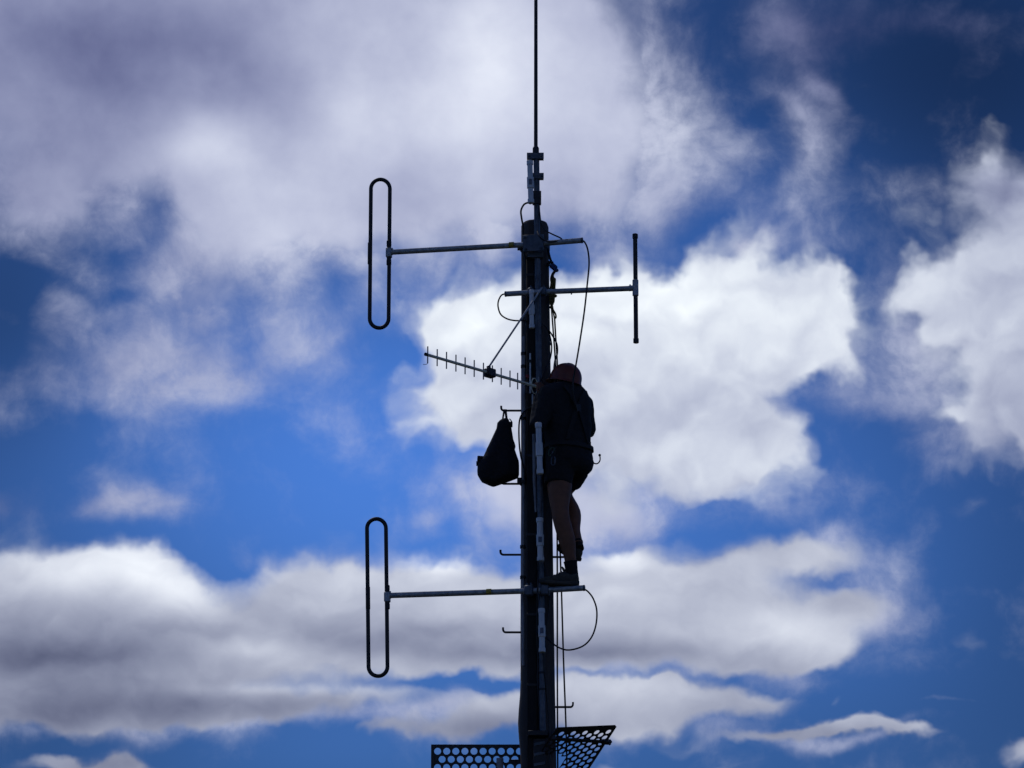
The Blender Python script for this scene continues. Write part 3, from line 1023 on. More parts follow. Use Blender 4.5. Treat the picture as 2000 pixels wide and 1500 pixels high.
# right panel: tilted sheet; its plane follows from how its round holes look foreshortened
Cc = pt(1140, 1460, -0.02)
vdir = ray(1140, 1460).normalized()
vr = Vector((1, 0, 0)); vu = vr.cross(vdir).normalized()
S = 16.2 * KPX
e1 = (vr * 0.796 + vu * 0.036 + vdir * 0.604).normalized()
e2 = (vr * -0.432 - vu * 0.667 + vdir * 0.607)
e2 = (e2 - e1 * e2.dot(e1)).normalized()
pn = e1.cross(e2).normalized()
pr = thing('perforated_panel', pt(1140, 1540, -0.02), 'dark tilted perforated steel panel jutting out right of the pole at the bottom edge', 'panel', 'perforated panels on the pole')
h00 = onplane(1188.4, 1429.6, Cc, pn)
rows, fills = [], []
hx = 0.866 * S
r2 = 0.368 * S
NRr, NCr = 10, 12
xcut = pt(1082, 1460, 0).x
for k in range(NRr):
    sh = 0.5 if k % 2 else 0.0
    cc = h00 - e1 * hx * k + e2 * S * sh
    first = True
    for j in range(NCr):
        c = cc + e2 * S * j
        rows.append((c, e2 * S / 2, e1 * hx / 2, e2 * r2, e1 * r2))
    a = cc - e2 * S / 2
    top_ = h00 - e1 * hx * k - e2 * 1.12 * S
    fills.append([a - e1 * hx / 2, a + e1 * hx / 2, top_ + e1 * hx / 2, top_ - e1 * hx / 2])
    b = cc + e2 * S * (NCr - 0.5); bot = h00 - e1 * hx * k + e2 * S * NCr
    if (bot - b).dot(e2) > 1e-4:
        fills.append([b - e1 * hx / 2, b + e1 * hx / 2, bot + e1 * hx / 2, bot - e1 * hx / 2])
ra, rb = h00 + e1 * hx / 2, h00 + e1 * 0.74 * S
fills.append([ra - e2 * 1.12 * S, rb - e2 * 1.06 * S + e1 * -0.02, rb - e2 * 0.85 * S, rb + e2 * S * NCr, ra + e2 * S * NCr])
keep = []
# the sheet ends clear of the pole: drop cells that would run into it


def clear(p):
    c, r = pole_at(p.z)
    return math.hypot(p.x - c.x, p.y - c.y) > r + 0.02


rows = [w for w in rows if all(clear(w[0] + w[1] * a + w[2] * b) for a in (-1, 1) for b in (-1, 1))]
fills = [f for f in fills if all(clear(p) for p in f)]
perforated(pr, rows, 0.004, pn, fills, 'steel_dark')
q = MB()
ba, bb = onplane(1084, 1443.2, Cc - vdir * 0.02, pn), onplane(1191, 1449.5, Cc - vdir * 0.02, pn)
bd = (bb - ba).normalized()
q.box((ba + bb) / 2, (bd, pn, bd.cross(pn)), ((bb - ba).length / 2, 0.006, 0.0125), 0.2)
q.box(bb - bd * 0.035, (bd, pn, bd.cross(pn)), (0.042, 0.014, 0.017), 0.2)
q.build('support_bar', MT['steel_dark'], pr)
MB().lathe(bb - bd * 0.012 + pn * -0.012, -pn, [(0, 0.009), (0.012, 0.009)], 6).build('bolt', MT['galv_dark'], pr)

pp = thing('pipe_stub', pt(976.5, 1560, 0.10), 'top of a grey pipe standing in front of the left perforated panel', 'pipe')
MB().tube([pt(976.5, 1482, 0.11), pt(976.5, 1640, 0.11)], 0.0245, 18).build('pipe', MT['pvc_dirty'], pp)
MB().lathe(pt(976.5, 1481, 0.11), -UP, [(0, 0.024), (0.003, 0.0262), (0.035, 0.0262)], 18).build('cap', MT['pvc_dirty'], pp)
MB().box(pt(976.5, 1580, 0.15), X3, (0.03, 0.024, 0.014)).build('bracket', MT['steel_dark'], pp)

# ribbed cable cover low on the pole
cv = thing('cable_cover', pt(1053, 1560, -0.15), 'dark ribbed cable cover on the pole between the two perforated panels', 'cable cover')
q = MB()
ca, cb = pt(1053.5, 1443, -0.140), pt(1055, 1640, -0.140)
q.box((ca + cb) / 2, X3, (0.046, 0.018, (ca.z - cb.z) / 2), 0.2)
q.build('cover', MT['steel_dark'], cv)
q = MB()
for k in range(9):
    c = pt(1053.6, 1452 + 20 * k, -0.161)
    q.box(c, (Vector((0.98, 0, 0.2)), Vector((0, 1, 0)), Vector((-0.2, 0, 0.98))), (0.040, 0.004, 0.010), 0.3)
q.build('rib', MT['galv_dark'], cv)

# ------------------------------------------------------------------ cables and ropes


def cable(name, pts, r, label, cat='cable', mm='black', group=None, n=8):
    P_ = [pt(*p) for p in pts]
    q = MB().tube(smooth_path(P_, n), r, 9)
    return tag(q.build(name, MT[mm], loc=P_[0]), label, cat, group)


CG = 'black cables looping off the antennas'
YE1 = b1.y; YE2 = b2.y; YE3 = a3.y
cable('coaxial_cable', [(1136, 470, YE1), (1142, 473, YE1), (1148, 488, YE1 - .01), (1150.5, 515, YE1 - .02), (1147, 555, YE1 - .03), (1141, 610, YE1 - .03), (1132, 670, YE1 - .05), (1126, 706, YE1 - .10), (1120.5, 737, -0.365), (1118.5, 757, -0.36), (1121, 780, -0.345), (1126, 797, -0.325), (1127.5, 805, -0.315)], 0.0064,
      'black cable drooping from the upper boom end over the red helmet to the climber\'s back', group=CG)
cable('coaxial_cable', [(1036.5, 398, -0.235), (1031, 396, -0.235), (1023, 400, -0.23), (1017.5, 412, -0.21), (1019, 428, -0.17), (1021.5, 442, -0.14), (1022, 460, -0.125), (1024, 490, -0.125), (1028, 540, -0.125), (1027.5, 600, -0.130), (1029, 650, -0.13)], 0.0072,
      'black cable curling out of the topmost white tube onto the pole', group=CG)
cable('coaxial_cable', [(986, 574, YE3), (979, 577, YE3), (973.5, 588, YE3), (973, 600, YE3), (978, 614, YE3), (990, 622.5, YE3), (1005, 626, -0.20), (1020, 626, -0.16), (1030, 626, -0.145)], 0.0058,
      'black cable curling from the left stub of the straight dipole boom back to the pole', group=CG)
cable('coaxial_cable', [(1140, 1150, YE2), (1149, 1156, YE2), (1159, 1170, YE2), (1165.5, 1192, YE2), (1164, 1220, YE2), (1155, 1245, YE2 + .01), (1138, 1262, YE2 + .02), (1112, 1269.5, YE2 + .03), (1092, 1265, YE2 + .05), (1074, 1252, -0.19), (1064, 1240, -0.19)], 0.0060,
      'black cable in a wide loop from the lower boom end back to the pole', group=CG)
cable('coaxial_cable', [(1098, 470, -0.27), (1095, 465, -0.265), (1078, 457, -0.25), (1064, 449, -0.22), (1057, 436, -0.20), (1054, 415, -0.185), (1053, 398, -0.175)], 0.0056,
      'black cable running from the mast top down onto the right part of the upper boom', group=CG)
cable('coaxial_cable', [(1049, 450, -0.20), (1053, 460, -0.265), (1060, 468, -0.28), (1072, 472, -0.28), (1085, 471.5, -0.275), (1096, 468.5, -0.27)], 0.0056,
      'black cable sagging across the front of the upper boom clamp plate', group=CG)
cable('coaxial_cable', [(1061, 634, -0.15), (1068, 641, -0.14), (1078, 654, -0.12), (1087.5, 672, -0.10), (1088.5, 690, -0.09), (1084, 704, -0.09), (1082, 722, -0.11), (1086, 735, -0.14)], 0.0062,
      'black cable bowing out right of the pole just above the red helmet', group=CG)
cable('coaxial_cable', [(1069, 640, -0.12), (1075, 660, -0.11), (1077.5, 680, -0.11), (1074, 702, -0.13), (1065, 722, -0.17), (1057, 744, -0.19)], 0.0058,
      'black cable hugging the right pole edge and slanting to the yagi foot', group=CG)
cable('coaxial_cable', [(1041, 795, -0.17), (1032, 798, -0.16), (1022, 806, -0.14), (1015.5, 818, -0.10), (1013.5, 838, -0.06), (1014.5, 870, -0.07), (1018, 895, -0.12), (1023.5, 915, -0.125), (1024, 945, -0.125)], 0.0062,
      'black cable wrapping from the mast round the left pole edge beside the bag', group=CG)
cable('coaxial_cable', [(1051, 1095, -0.23), (1052, 1120, -0.24), (1050.5, 1142, -0.262), (1049.5, 1165, -0.25), (1049, 1200, -0.20), (1049.5, 1260, -0.17), (1051, 1300, -0.165), (1050, 1330, -0.165), (1053, 1380, -0.165)], 0.0062,
      'black cable threading down over the jaws of the lower boom clamp', group=CG)
cable('coaxial_cable', [(1063, 1100, -0.17), (1070, 1140, -0.16), (1073, 1170, -0.16), (1069, 1210, -0.165), (1064, 1250, -0.19), (1063, 1300, -0.19), (1068, 1360, -0.165), (1072, 1420, -0.16), (1073, 1500, -0.16), (1073, 1600, -0.16)], 0.0055,
      'black cable snaking down the pole right of the mast to the bottom edge', group=CG)
RG = 'hauling ropes right of the pole'
cable('rope', [(1077, 600, -0.05), (1080, 640, -0.02), (1083, 680, 0.0), (1085, 712, 0.02), (1087, 760, 0.03), (1088, 1000, 0.035), (1088.5, 1150, 0.03), (1088.5, 1300, 0.02), (1089, 1440, 0.0), (1090, 1640, 0.0)], 0.0062,
      'dark hauling rope hanging straight down, nearer to the pole', 'rope', 'rope', RG)
cable('rope', [(1083, 618, -0.05), (1085.5, 660, -0.03), (1088.5, 712, 0.0), (1090, 800, 0.01), (1092, 1000, 0.012), (1096.5, 1150, 0.01), (1101, 1300, -0.005), (1106, 1440, -0.03), (1110, 1640, -0.05)], 0.0062,
      'dark hauling rope slanting outwards to the right as it descends', 'rope', 'rope', RG)
pk = thing('pulley', pt(1078, 530, -0.06), 'dark pulley block with blue webbing tied to the upper right of the pole', 'pulley')
q = MB()
q.tube(smooth_path([pt(1070, 486, -0.08), pt(1073, 500, -0.09), pt(1077, 512, -0.08)], 6), 0.009, 8)
q.tube(smooth_path([pt(1069, 520, -0.08), pt(1074, 512, -0.08), pt(1080, 514, -0.08)], 6), 0.012, 8)
q.build('sling', MT['web'], pk)
q = MB()
q.box(pt(1081, 521, -0.07), (Vector((0.75, 0, -0.66)), Vector((0, 1, 0)), Vector((0.66, 0, 0.75))), (0.028, 0.016, 0.020), 0.4)
q.ball(pt(1087, 528, -0.07), X3, (0.016, 0.013, 0.014))
q.build('block', MT['blue'], pk)
q = MB()
q.tube(smooth_path([pt(1085, 528, -0.07), pt(1080, 535, -0.07), pt(1077, 545, -0.06), pt(1079, 556, -0.06)], 6), 0.011, 8)
q.tube(smooth_path([pt(1080, 536, -0.07), pt(1081.5, 548, -0.06), pt(1080.5, 562, -0.06)], 6), 0.006, 8)
q.build('lanyard', MT['rope'], pk)
q = MB()
rnd = random.Random(3)
for k in range(6):                                                    # a hank of coils
    pts_ = []
    for i in range(9):
        a = 2 * math.pi * i / 8
        pts_.append(pt(1079 + 4.5 * math.cos(a + k) + rnd.uniform(-1.5, 1.5), 570 + 25 * math.sin(a + k * 0.4) + rnd.uniform(-3, 3), -0.06 + 0.018 * math.sin(a * 2 + k)))
    q.tube(smooth_path(pts_, 4), 0.0065, 7)
pts_ = [pt(1078, 590, -0.06), pt(1080, 604, -0.06), pt(1084.5, 612, -0.055), pt(1086, 619, -0.055), pt(1083.5, 622, -0.055), pt(1081.5, 614, -0.06), pt(1080, 603, -0.06)]
q.tube(smooth_path(pts_, 5), 0.0062, 7)
for i, (x, y) in enumerate(((1076, 587), (1084, 578), (1077, 600))):
    q.ball(pt(x, y, -0.06), X3, (0.016, 0.014, 0.013), 10, 6)
tag(q.build('rope_hank', MT['rope_yellow'], loc=pt(1079, 570, -0.06)), 'tangled olive yellow rope hank hanging from the pulley', 'rope')
MB_ = MB()
MB_.box(pt(1071.5, 671.5, -0.02), X3, (0.026, 0.008, 0.010))
MB_.tube([pt(1075.5, 671.5, -0.02) + Vector((0, -0.012, 0)), pt(1075.5, 671.5, -0.02) + Vector((0, 0.012, 0))], 0.008, 8)
tag(MB_.build('cable_lug', MT['galv_dark'], loc=pt(1071, 671.5, -0.02)), 'small steel lug sticking out of the pole under the dipole boom', 'lug')

# ------------------------------------------------------------------ the climber
FW = Vector((-0.6, 0.8, 0.0))                                         # the way his chest faces: to the pole
RT = Vector((0.8, 0.6, 0.0))                                          # his right


def fuse(q, name, m, parent, voxel=0.008, it=6, wrinkle=0.0, wscale=14.0):
    """merge overlapping closed shells into one continuous skin"""
    o = q.build(name, m, parent, fix=True)
    md = o.modifiers.new('Remesh', 'REMESH'); md.mode = 'VOXEL'; md.voxel_size = voxel; md.use_smooth_shade = True
    sm = o.modifiers.new('Smooth', 'SMOOTH'); sm.iterations = it; sm.factor = 0.5
    dg = bpy.context.evaluated_depsgraph_get()
    me = bpy.data.meshes.new_from_object(o.evaluated_get(dg))
    o.modifiers.clear()
    old = o.data
    o.data = me
    bpy.data.meshes.remove(old)
    me.name = name
    if wrinkle:
        for v in me.vertices:
            p = v.co
            w = mnoise.noise(Vector((p.x * wscale, p.y * wscale, p.z * wscale * 0.8))) + 0.5 * mnoise.noise(Vector((p.x * wscale * 1.5 + 9, p.y * wscale * 1.5, p.z * wscale * 2.6)))
            v.co = p + v.normal * (w * wrinkle)
    if not me.materials:
        me.materials.append(m)
    me.shade_smooth()
    return o


def limb(q, pts, rad, n=16, k=5, round_end=True):
    """tapering limb through joints with rounded ends"""
    path = smooth_path(pts, k)
    rr = []
    for i in range(len(pts) - 1):
        for j in range(k):
            t = j / k
            t = t * t * (3 - 2 * t)
            rr.append(rad[i] * (1 - t) + rad[i + 1] * t)
    rr.append(rad[-1])
    q.tube(path, rr, n)
    q.ball(path[0], X3, (rad[0],) * 3)
    if round_end:
        q.ball(path[-1], X3, (rad[-1],) * 3)


def ering(c, a, b, ex=2.4, n=36, u=RT, w=FW):
    out = []
    for k in range(n):
        t = 2 * math.pi * k / n
        ct, st = math.cos(t), math.sin(t)
        out.append(c + u * (math.copysign(abs(ct) ** (2 / ex), ct) * a) + w * (math.copysign(abs(st) ** (2 / ex), st) * b))
    return out


TORSO = [  # photo row, column, depth, half breadth, half thickness
    (749, 1109, -0.20, 0.080, 0.070), (755, 1108, -0.20, 0.128, 0.088), (764, 1107, -0.198, 0.168, 0.102), (778, 1106.5, -0.195, 0.194, 0.115),
    (800, 1106, -0.19, 0.200, 0.125), (825, 1106.5, -0.185, 0.194, 0.127), (850, 1108, -0.178, 0.184, 0.128), (872, 1109, -0.172, 0.178, 0.130)]
L_SH, L_EL, L_WR = pt(1070, 770, -0.305), pt(1050.5, 833, -0.36), pt(1054.5, 772, -0.262)
R_SH, R_EL, R_WR = pt(1141, 790, -0.085), pt(1147, 842, -0.03), pt(1098, 818, 0.02)
HIP = pt(1112, 893, -0.165)
L_HIP, L_KN, L_AN = pt(1098, 893, -0.215), pt(1094.5, 1004, -0.285), pt(1116, 1113, -0.268)
R_HIP, R_KN = pt(1127, 897, -0.10), pt(1102, 966, 0.19)
HC = pt(1104.5, 738.5, -0.20)
HF = Vector((-0.80, 0.54, 0.27)).normalized()
HR = HF.cross(UP).normalized()
HU = HR.cross(HF).normalized()

# feet: the left one flat along the boom, the right one with its ball on the step peg behind
bd = -d2
bt = p2 + d2 * ((pt(1130, 1148, b2.y).x - p2.x) / d2.x)
L_HEEL = bt + UP * 0.031
L_AX = (bd + UP * 0.055).normalized()
pegtop = pt(1110, 1088, 0.0) + UP * 0.0085
R_HEEL = pt(1128.5, 1094.5, -0.11)
R_AX = (pegtop + Vector((0, 0.0, 0.014)) - R_HEEL)
R_AX.z = max(R_AX.z, -0.02)
R_AX.normalize()


def foot_frame(ax):
    side = ax.cross(UP).normalized()
    return side, side.cross(ax).normalized()


ls, lu = foot_frame(L_AX)
rs, ru_ = foot_frame(R_AX)
L_AN = L_HEEL + L_AX * 0.055 + lu * 0.105
R_AN = R_HEEL + R_AX * 0.055 + ru_ * 0.105

person = thing('person', HIP, 'climber in red helmet, black shirt and shorts standing on the lower boom', 'person')

# --- body: one continuous skin from head to feet
q = MB()
q.ring_tube([ering(pt(c, r, y), a - 0.018, b - 0.018) for r, c, y, a, b in TORSO] + [ering(pt(1111, 890, -0.167), 0.155, 0.12), ering(pt(1112, 908, -0.165), 0.15, 0.12)])
limb(q, [pt(1109, 765, -0.20), HC - HU * 0.08 - HF * 0.012], [0.064, 0.056])
q.ball(HC, (HR, HF, HU), (0.076, 0.096, 0.112), 24, 16)
q.ball(HC - HU * 0.055 + HF * 0.035, (HR, HF, HU), (0.058, 0.060, 0.058), 18, 12)      # jaw
q.ball(HC - HU * 0.098 + HF * 0.072, (HR, HF, HU), (0.024, 0.020, 0.018), 14, 10)      # chin
limb(q, [HC + HF * 0.092 + HU * 0.010, HC + HF * 0.112 - HU * 0.026], [0.010, 0.014], 10)  # nose
q.ball(HC + HF * 0.083 + HU * 0.025, (HR, HF, HU), (0.055, 0.014, 0.012), 14, 8)       # brow
q.ball(HC + HF * 0.088 - HU * 0.058, (HR, HF, HU), (0.026, 0.012, 0.009), 14, 8)       # lips
for sx in (-1, 1):
    q.ball(HC + HF * 0.082 + HU * 0.008 + HR * 0.031 * sx, (HR, HF, HU), (0.013, 0.010, 0.010), 12, 8)   # eyes
    q.ball(HC - HF * 0.005 - HU * 0.012 + HR * 0.079 * sx, (HR, HF, HU), (0.010, 0.020, 0.031), 12, 8)   # ears
for sh, el, wr in ((L_SH, L_EL, L_WR), (R_SH, R_EL, R_WR)):
    limb(q, [sh, sh.lerp(el, 0.5), el, el.lerp(wr, 0.35), wr], [0.056, 0.046, 0.038, 0.040, 0.027])
limb(q, [L_HIP, L_HIP.lerp(L_KN, 0.5) + Vector((-0.012, 0, 0)), L_KN, pt(1106.5, 1052, -0.272), pt(1113.5, 1090, -0.270), L_AN], [0.100, 0.090, 0.062, 0.062, 0.043, 0.040], 20)
limb(q, [R_HIP, R_HIP.lerp(R_KN, 0.5), R_KN, R_KN.lerp(R_AN, 0.38) + Vector((0.022, -0.02, 0)), R_KN.lerp(R_AN, 0.75), R_AN], [0.100, 0.086, 0.060, 0.060, 0.043, 0.037], 20)
for hl, ax, up_ in ((L_HEEL, L_AX, lu), (R_HEEL, R_AX, ru_)):
    limb(q, [hl + ax * 0.04 + up_ * 0.045, hl + ax * 0.13 + up_ * 0.045, hl + ax * 0.22 + up_ * 0.03], [0.032, 0.034, 0.022], 14)


def hand(q, wr, palm_dir, curl_axis, thumb_dir, s=1.0):
    """palm and five fingers closing round a bar; palm_dir = wrist to knuckles, fingers bend about curl_axis"""
    pd = palm_dir.normalized()
    ca = (curl_axis - pd * curl_axis.dot(pd)).normalized()
    nn = ca.cross(pd).normalized()                                    # the way the fingers bend
    pc_ = wr + pd * 0.048 * s
    q.ball(pc_, (ca, pd, nn), (0.040 * s, 0.050 * s, 0.016 * s), 16, 10)
    for i, (off, ln) in enumerate(((-0.030, 0.070), (-0.010, 0.080), (0.010, 0.076), (0.029, 0.060))):
        p = wr + pd * (0.088 - 0.006 * abs(i - 1)) * s + ca * off * s
        pts_, a = [p - pd * 0.02 * s], 0.25 + 0.08 * i
        for seg in (0.45, 0.30, 0.25):
            pts_.append(p)
            p = p + (pd * math.cos(a) + nn * math.sin(a)) * ln * seg * s
            a += 0.95
        pts_.append(p)
        limb(q, pts_, [0.010 * s, 0.0098 * s, 0.0090 * s, 0.0084 * s, 0.0072 * s], 9, 3)
    p = wr + pd * 0.030 * s - ca * 0.030 * s
    t1_ = p + (thumb_dir * 0.6 + pd * 0.6 - ca * 0.3).normalized() * 0.035 * s
    t2_ = t1_ + (nn * 0.7 + pd * 0.5 + ca * 0.2).normalized() * 0.030 * s
    limb(q, [p + pd * 0.004, t1_, t2_], [0.0125 * s, 0.0105 * s, 0.0082 * s], 9, 3)


hand(q, L_WR, Vector((0.05, 0.30, 0.95)), yd * -1.0, Vector((0, -0.6, 0.3)))
hand(q, R_WR, Vector((-0.95, 0.25, -0.1)), Vector((0, 0, 1)), Vector((0, 0, 1)))
body = fuse(q, 'body', MT['skin'], person, 0.0055, 4)

# --- clothing
q = MB()
q.ring_tube([ering(pt(c, r, y), a, b) for r, c, y, a, b in TORSO] + [ering(pt(1110, 880, -0.170), 0.180, 0.133), ering(pt(1110.5, 885, -0.17), 0.176, 0.130)])
for sh, el, wr in ((L_SH, L_EL, L_WR), (R_SH, R_EL, R_WR)):
    limb(q, [sh, sh.lerp(el, 0.5), el, el.lerp(wr, 0.4), el.lerp(wr, 0.90)], [0.072, 0.065, 0.060, 0.058, 0.046])
q.ball(pt(1074, 769, -0.29), X3, (0.085, 0.08, 0.062)); q.ball(pt(1135, 789, -0.09), X3, (0.080, 0.08, 0.076)); q.ball(pt(1127, 773, -0.14), X3, (0.078, 0.07, 0.066)); q.ball(pt(1087, 760, -0.25), X3, (0.090, 0.07, 0.047))
shirt = fuse(q, 'shirt', MT['shirt'], person, 0.007, 8, 0.0055, 13)
q = MB()
nb_ = pt(1110, 757, -0.202)
rings = [ering(nb_ + UP * z + HF * f, r, r * 0.98, 2.0, 24) for z, r, f in ((-0.02, 0.086, 0), (0.012, 0.078, 0), (0.030, 0.074, 0.004), (0.030, 0.068, 0.004), (0.0, 0.066, 0))]
q.ring_tube(rings, caps=False)
q.build('collar', MT['shirt'], shirt)
q = MB()
q.ring_tube([ering(pt(1110, 874, -0.170), 0.166, 0.122), ering(pt(1111, 886, -0.168), 0.178, 0.137), ering(pt(1112.5, 903, -0.166), 0.180, 0.148), ering(pt(1112, 918, -0.16), 0.165, 0.142), ering(pt(1110, 928, -0.155), 0.13, 0.12)])
limb(q, [pt(1098, 897, -0.215), pt(1092, 925, -0.235), pt(1089.5, 947.5, -0.250)], [0.112, 0.107, 0.101], 24, 5, False)
limb(q, [R_HIP, R_HIP.lerp(R_KN, 0.3), R_HIP.lerp(R_KN, 0.64)], [0.116, 0.113, 0.098], 24, 5, False)
q.ball(pt(1134, 908, -0.20), X3, (0.085, 0.085, 0.085))
shorts = fuse(q, 'shorts', MT['shorts'], person, 0.007, 5, 0.005, 15)
q = MB()
q.ring_tube([ering(pt(1110.5, r, -0.170), a, b, 2.4) for r, a, b in ((871, 0.181, 0.133), (872, 0.190, 0.142), (880, 0.192, 0.145), (881, 0.183, 0.135))], closed=False, caps=False)
harness = q.build('climbing_harness', MT['web'], person)


def back(u, py, out=0.012):
    """point on the back of the shirt: u metres to his right of the spine"""
    for i in range(len(TORSO) - 1):
        if TORSO[i][0] <= py <= TORSO[i + 1][0]:
            t = (py - TORSO[i][0]) / (TORSO[i + 1][0] - TORSO[i][0])
            A, B = TORSO[i], TORSO[i + 1]
            c_, y_, a_, b_ = (A[j] * (1 - t) + B[j] * t for j in (1, 2, 3, 4))
            f = max(0.0, 1 - abs(u / a_) ** 2.4) ** (1 / 2.4)
            return pt(c_, py, y_) + RT * u - FW * (b_ * f + out)


for sgn in (-1, 1):
    path = smooth_path([back(sgn * 0.10, 870), back(sgn * 0.06, 840), back(sgn * 0.018, 805), back(sgn * 0.045, 785), back(sgn * 0.085, 769), back(sgn * 0.095, 763, 0.0)], 6)
    q = MB()
    rings = []
    for i, p in enumerate(path):
        t = (path[min(i + 1, len(path) - 1)] - path[max(i - 1, 0)]).normalized()
        nn = (-FW + UP * 0.3).normalized(); nn = (nn - t * nn.dot(t)).normalized()
        sd = t.cross(nn)
        rings.append([p + sd * a + nn * b for a, b in ((-0.018, -0.002), (0.018, -0.002), (0.018, 0.003), (-0.018, 0.003))])
    q.ring_tube(rings)
    q.build('shoulder_strap', MT['web'], harness)
q = MB()
q.box(back(0, 805, 0.016), (RT, FW, UP), (0.024, 0.004, 0.026), 0.3)
q.build('back_plate', MT['steel_dark'], harness)

# helmet shell with its rim and short peak
q = MB()
hc = HC + HU * 0.016 - HF * 0.004
nr = 40


def hring(h, sx, sy, extra=0.0):
    out = []
    for k in range(nr):
        t = 2 * math.pi * k / nr
        fr = max(0, math.cos(t)) ** 3
        out.append(hc + HF * (math.cos(t) * (sy + extra * fr)) + HR * (math.sin(t) * sx) + HU * (h - 0.012 * fr * (1 if extra else 0)))
    return out


rings = []
for j in range(0, 13):
    a = math.pi / 2 * j / 12
    rings.append(hring(-0.028 + 0.124 * math.cos(a), max(0.107 * math.sin(a) ** 0.92, 0.002), max(0.124 * math.sin(a) ** 0.92, 0.002)))
rings += [hring(-0.040, 0.109, 0.126), hring(-0.046, 0.115, 0.132, 0.030), hring(-0.051, 0.115, 0.132, 0.030), hring(-0.046, 0.107, 0.124), hring(-0.020, 0.100, 0.117), hring(0.04, 0.088, 0.104), hring(0.085, 0.04, 0.05)]
q.ring_tube(rings)
helmet = q.build('helmet', MT['helmet'], person, angle=50)
q = MB()
for sx in (-1, 1):
    q.tube(smooth_path([hc + HR * 0.104 * sx - HU * 0.030, HC + HR * 0.082 * sx - HU * 0.06 + HF * 0.02, HC + HR * 0.03 * sx - HU * 0.125 + HF * 0.065], 5), 0.006, 8)
q.tube([HC + HR * 0.03 - HU * 0.125 + HF * 0.065, HC - HR * 0.03 - HU * 0.125 + HF * 0.065], 0.006, 8)
q.build('chin_strap', MT['web'], helmet)
q = MB()
q.ball(HC - HF * 0.012 + HU * 0.01, (HR, HF, HU), (0.081, 0.092, 0.106), 24, 16)
q.ball(HC - HF * 0.045 - HU * 0.035, (HR, HF, HU), (0.068, 0.055, 0.055), 20, 12)
q.build('hair', MT['hair'], person)

# socks and shoes
for hl, ax, up_, kn, sk in ((L_HEEL, L_AX, lu, pt(1113, 1088, -0.270), 1.0), (R_HEEL, R_AX, ru_, R_KN.lerp(R_HEEL + R_AX * 0.055 + ru_ * 0.105, 0.75), 0.80)):
    an = hl + ax * 0.055 + up_ * 0.105
    q = MB()
    dd = (kn - an).normalized()
    L = 0.055 if sk == 1.0 else 0.012
    q.lathe(an - dd * 0.05, dd, [(t_, r_ * sk) for t_, r_ in ((0, 0.044), (0.05, 0.0445), (0.05 + L, 0.0475), (0.052 + L, 0.050), (0.062 + L, 0.050), (0.064 + L, 0.044))], 24)
    q.build('sock', MT['sock'], person)
    side = ax.cross(UP).normalized()
    prof = [(0.000, 0.014, 0.055, 0.016), (0.010, 0.006, 0.082, 0.030), (0.035, 0.002, 0.092, 0.038), (0.070, 0.002, 0.086, 0.041), (0.100, 0.002, 0.098, 0.041), (0.130, 0.002, 0.088, 0.043),
            (0.165, 0.003, 0.070, 0.048), (0.205, 0.005, 0.056, 0.051), (0.240, 0.010, 0.048, 0.047), (0.266, 0.016, 0.041, 0.036), (0.280, 0.022, 0.032, 0.016)]

    def sring(s_, z0, z1, hw, n=28, ex=2.8):
        c = hl + ax * s_ + up_ * ((z0 + z1) / 2)
        return ering(c, hw, (z1 - z0) / 2, ex, n, side, up_)
    q = MB().ring_tube([sring(*r_) for r_ in prof])
    shoe = q.build('shoe', MT['shoe'], person, angle=60)
    q = MB().ring_tube([sring(s_ - 0.003 + (0.008 if s_ > 0.27 else 0), z0 - 0.014, z0 + 0.016, hw + 0.004, 28, 5) for s_, z0, z1, hw in prof])
    q.build('sole', MT['sole'], shoe, angle=50)
    q = MB()
    q.ball(hl + ax * 0.112 + up_ * 0.108, ((ax * 0.8 - up_ * 0.5).normalized(), side, (ax * 0.5 + up_ * 0.8).normalized()), (0.010, 0.026, 0.028), 14, 8)
    q.build('tongue', MT['shoe'], shoe)
    for s_, z_ in ((0.125, 0.094), (0.142, 0.085), (0.160, 0.076), (0.178, 0.068)):
        q = MB()
        q.tube(smooth_path([hl + ax * (s_ - 0.006) - side * 0.034 + up_ * (z_ - 0.026), hl + ax * s_ - side * 0.018 + up_ * (z_ - 0.001), hl + ax * s_ + side * 0.018 + up_ * (z_ - 0.001), hl + ax * (s_ - 0.006) + side * 0.034 + up_ * (z_ - 0.026)], 5), 0.0032, 7)
        q.build('lace', MT['lace'], shoe)

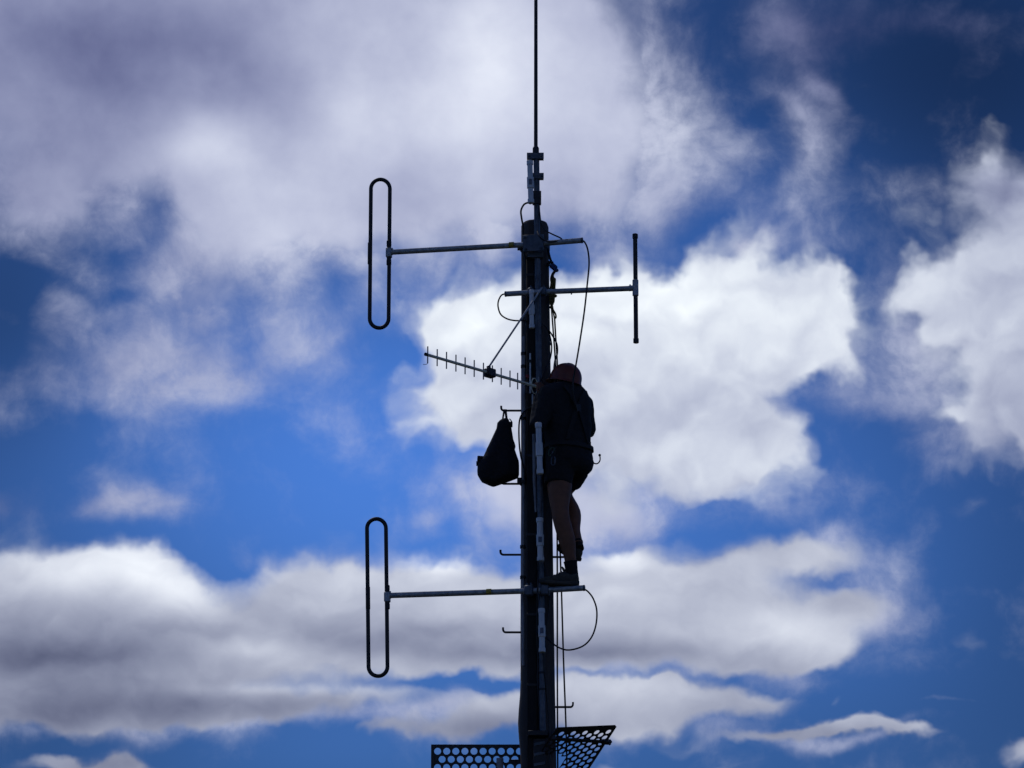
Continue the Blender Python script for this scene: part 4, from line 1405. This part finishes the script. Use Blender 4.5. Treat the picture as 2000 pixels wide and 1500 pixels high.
# gear hanging from the harness
for (cx, cy, w_, h_, tilt, mm, desc) in ((1076.5, 882, 3.8, 9.0, 0.5, 'green_alu', 'dull green carabiner leaning at the climber\'s waist next to the white tube'),
                                         (1080.5, 900, 4.0, 8.5, 0.05, 'galv_dark', 'grey oval carabiner hanging lowest at the climber\'s hip')):
    pts_ = []
    for k in range(24):
        a = 2 * math.pi * k / 24
        x, y = w_ * math.copysign(abs(math.cos(a)) ** 0.8, math.cos(a)), h_ * math.copysign(abs(math.sin(a)) ** 0.8, math.sin(a))
        pts_.append(pt(cx + x * math.cos(tilt) + y * math.sin(-tilt), cy + y * math.cos(tilt) + x * math.sin(tilt), -0.375))
    cb_ = thing('carabiner', pt(cx, cy, -0.375), desc, 'carabiner', 'carabiners on the harness')
    MB().tube(pts_, 0.0042, 8, closed=True).build('frame', MT[mm], cb_)
    g0, g1 = pts_[3], pts_[21]
    MB().lathe(pts_[2], pts_[21] - pts_[2], [(0.004, 0.0055), ((pts_[21] - pts_[2]).length * 0.6, 0.0055)], 10).build('gate_sleeve', MT['galv_dark'], cb_)
q = MB()
q.tube(smooth_path([pt(1072, 868, -0.355), pt(1075, 878, -0.372), pt(1080, 892, -0.375)], 6), 0.006, 8)
q.tube(smooth_path([pt(1086, 872, -0.37), pt(1084, 884, -0.378), pt(1081, 893, -0.375)], 6), 0.005, 8)
tag(q.build('gear_sling', MT['web'], loc=pt(1080, 880, -0.37)), 'dark webbing sling holding the carabiners at the climber\'s waist', 'sling')
q = MB()
hk = smooth_path([pt(1146, 880, -0.13), pt(1153, 893, -0.13), pt(1156.5, 900, -0.13), pt(1160, 904.3, -0.13), pt(1164.5, 905.8, -0.13), pt(1169, 903.8, -0.13), pt(1171.8, 899, -0.13), pt(1172, 893, -0.13), pt(1171.2, 890, -0.13)], 6)
hook = thing('gear_hook', hk[0], 'thin black curved hook with a ball tip sticking out behind the climber\'s hip', 'hook')
MB().tube(hk, 0.0048, 10).build('hook_wire', MT['black_metal'], hook)
MB().ball(pt(1171.2, 889, -0.13), X3, (0.0098, 0.0098, 0.0098)).build('ball_tip', MT['black_metal'], hook)
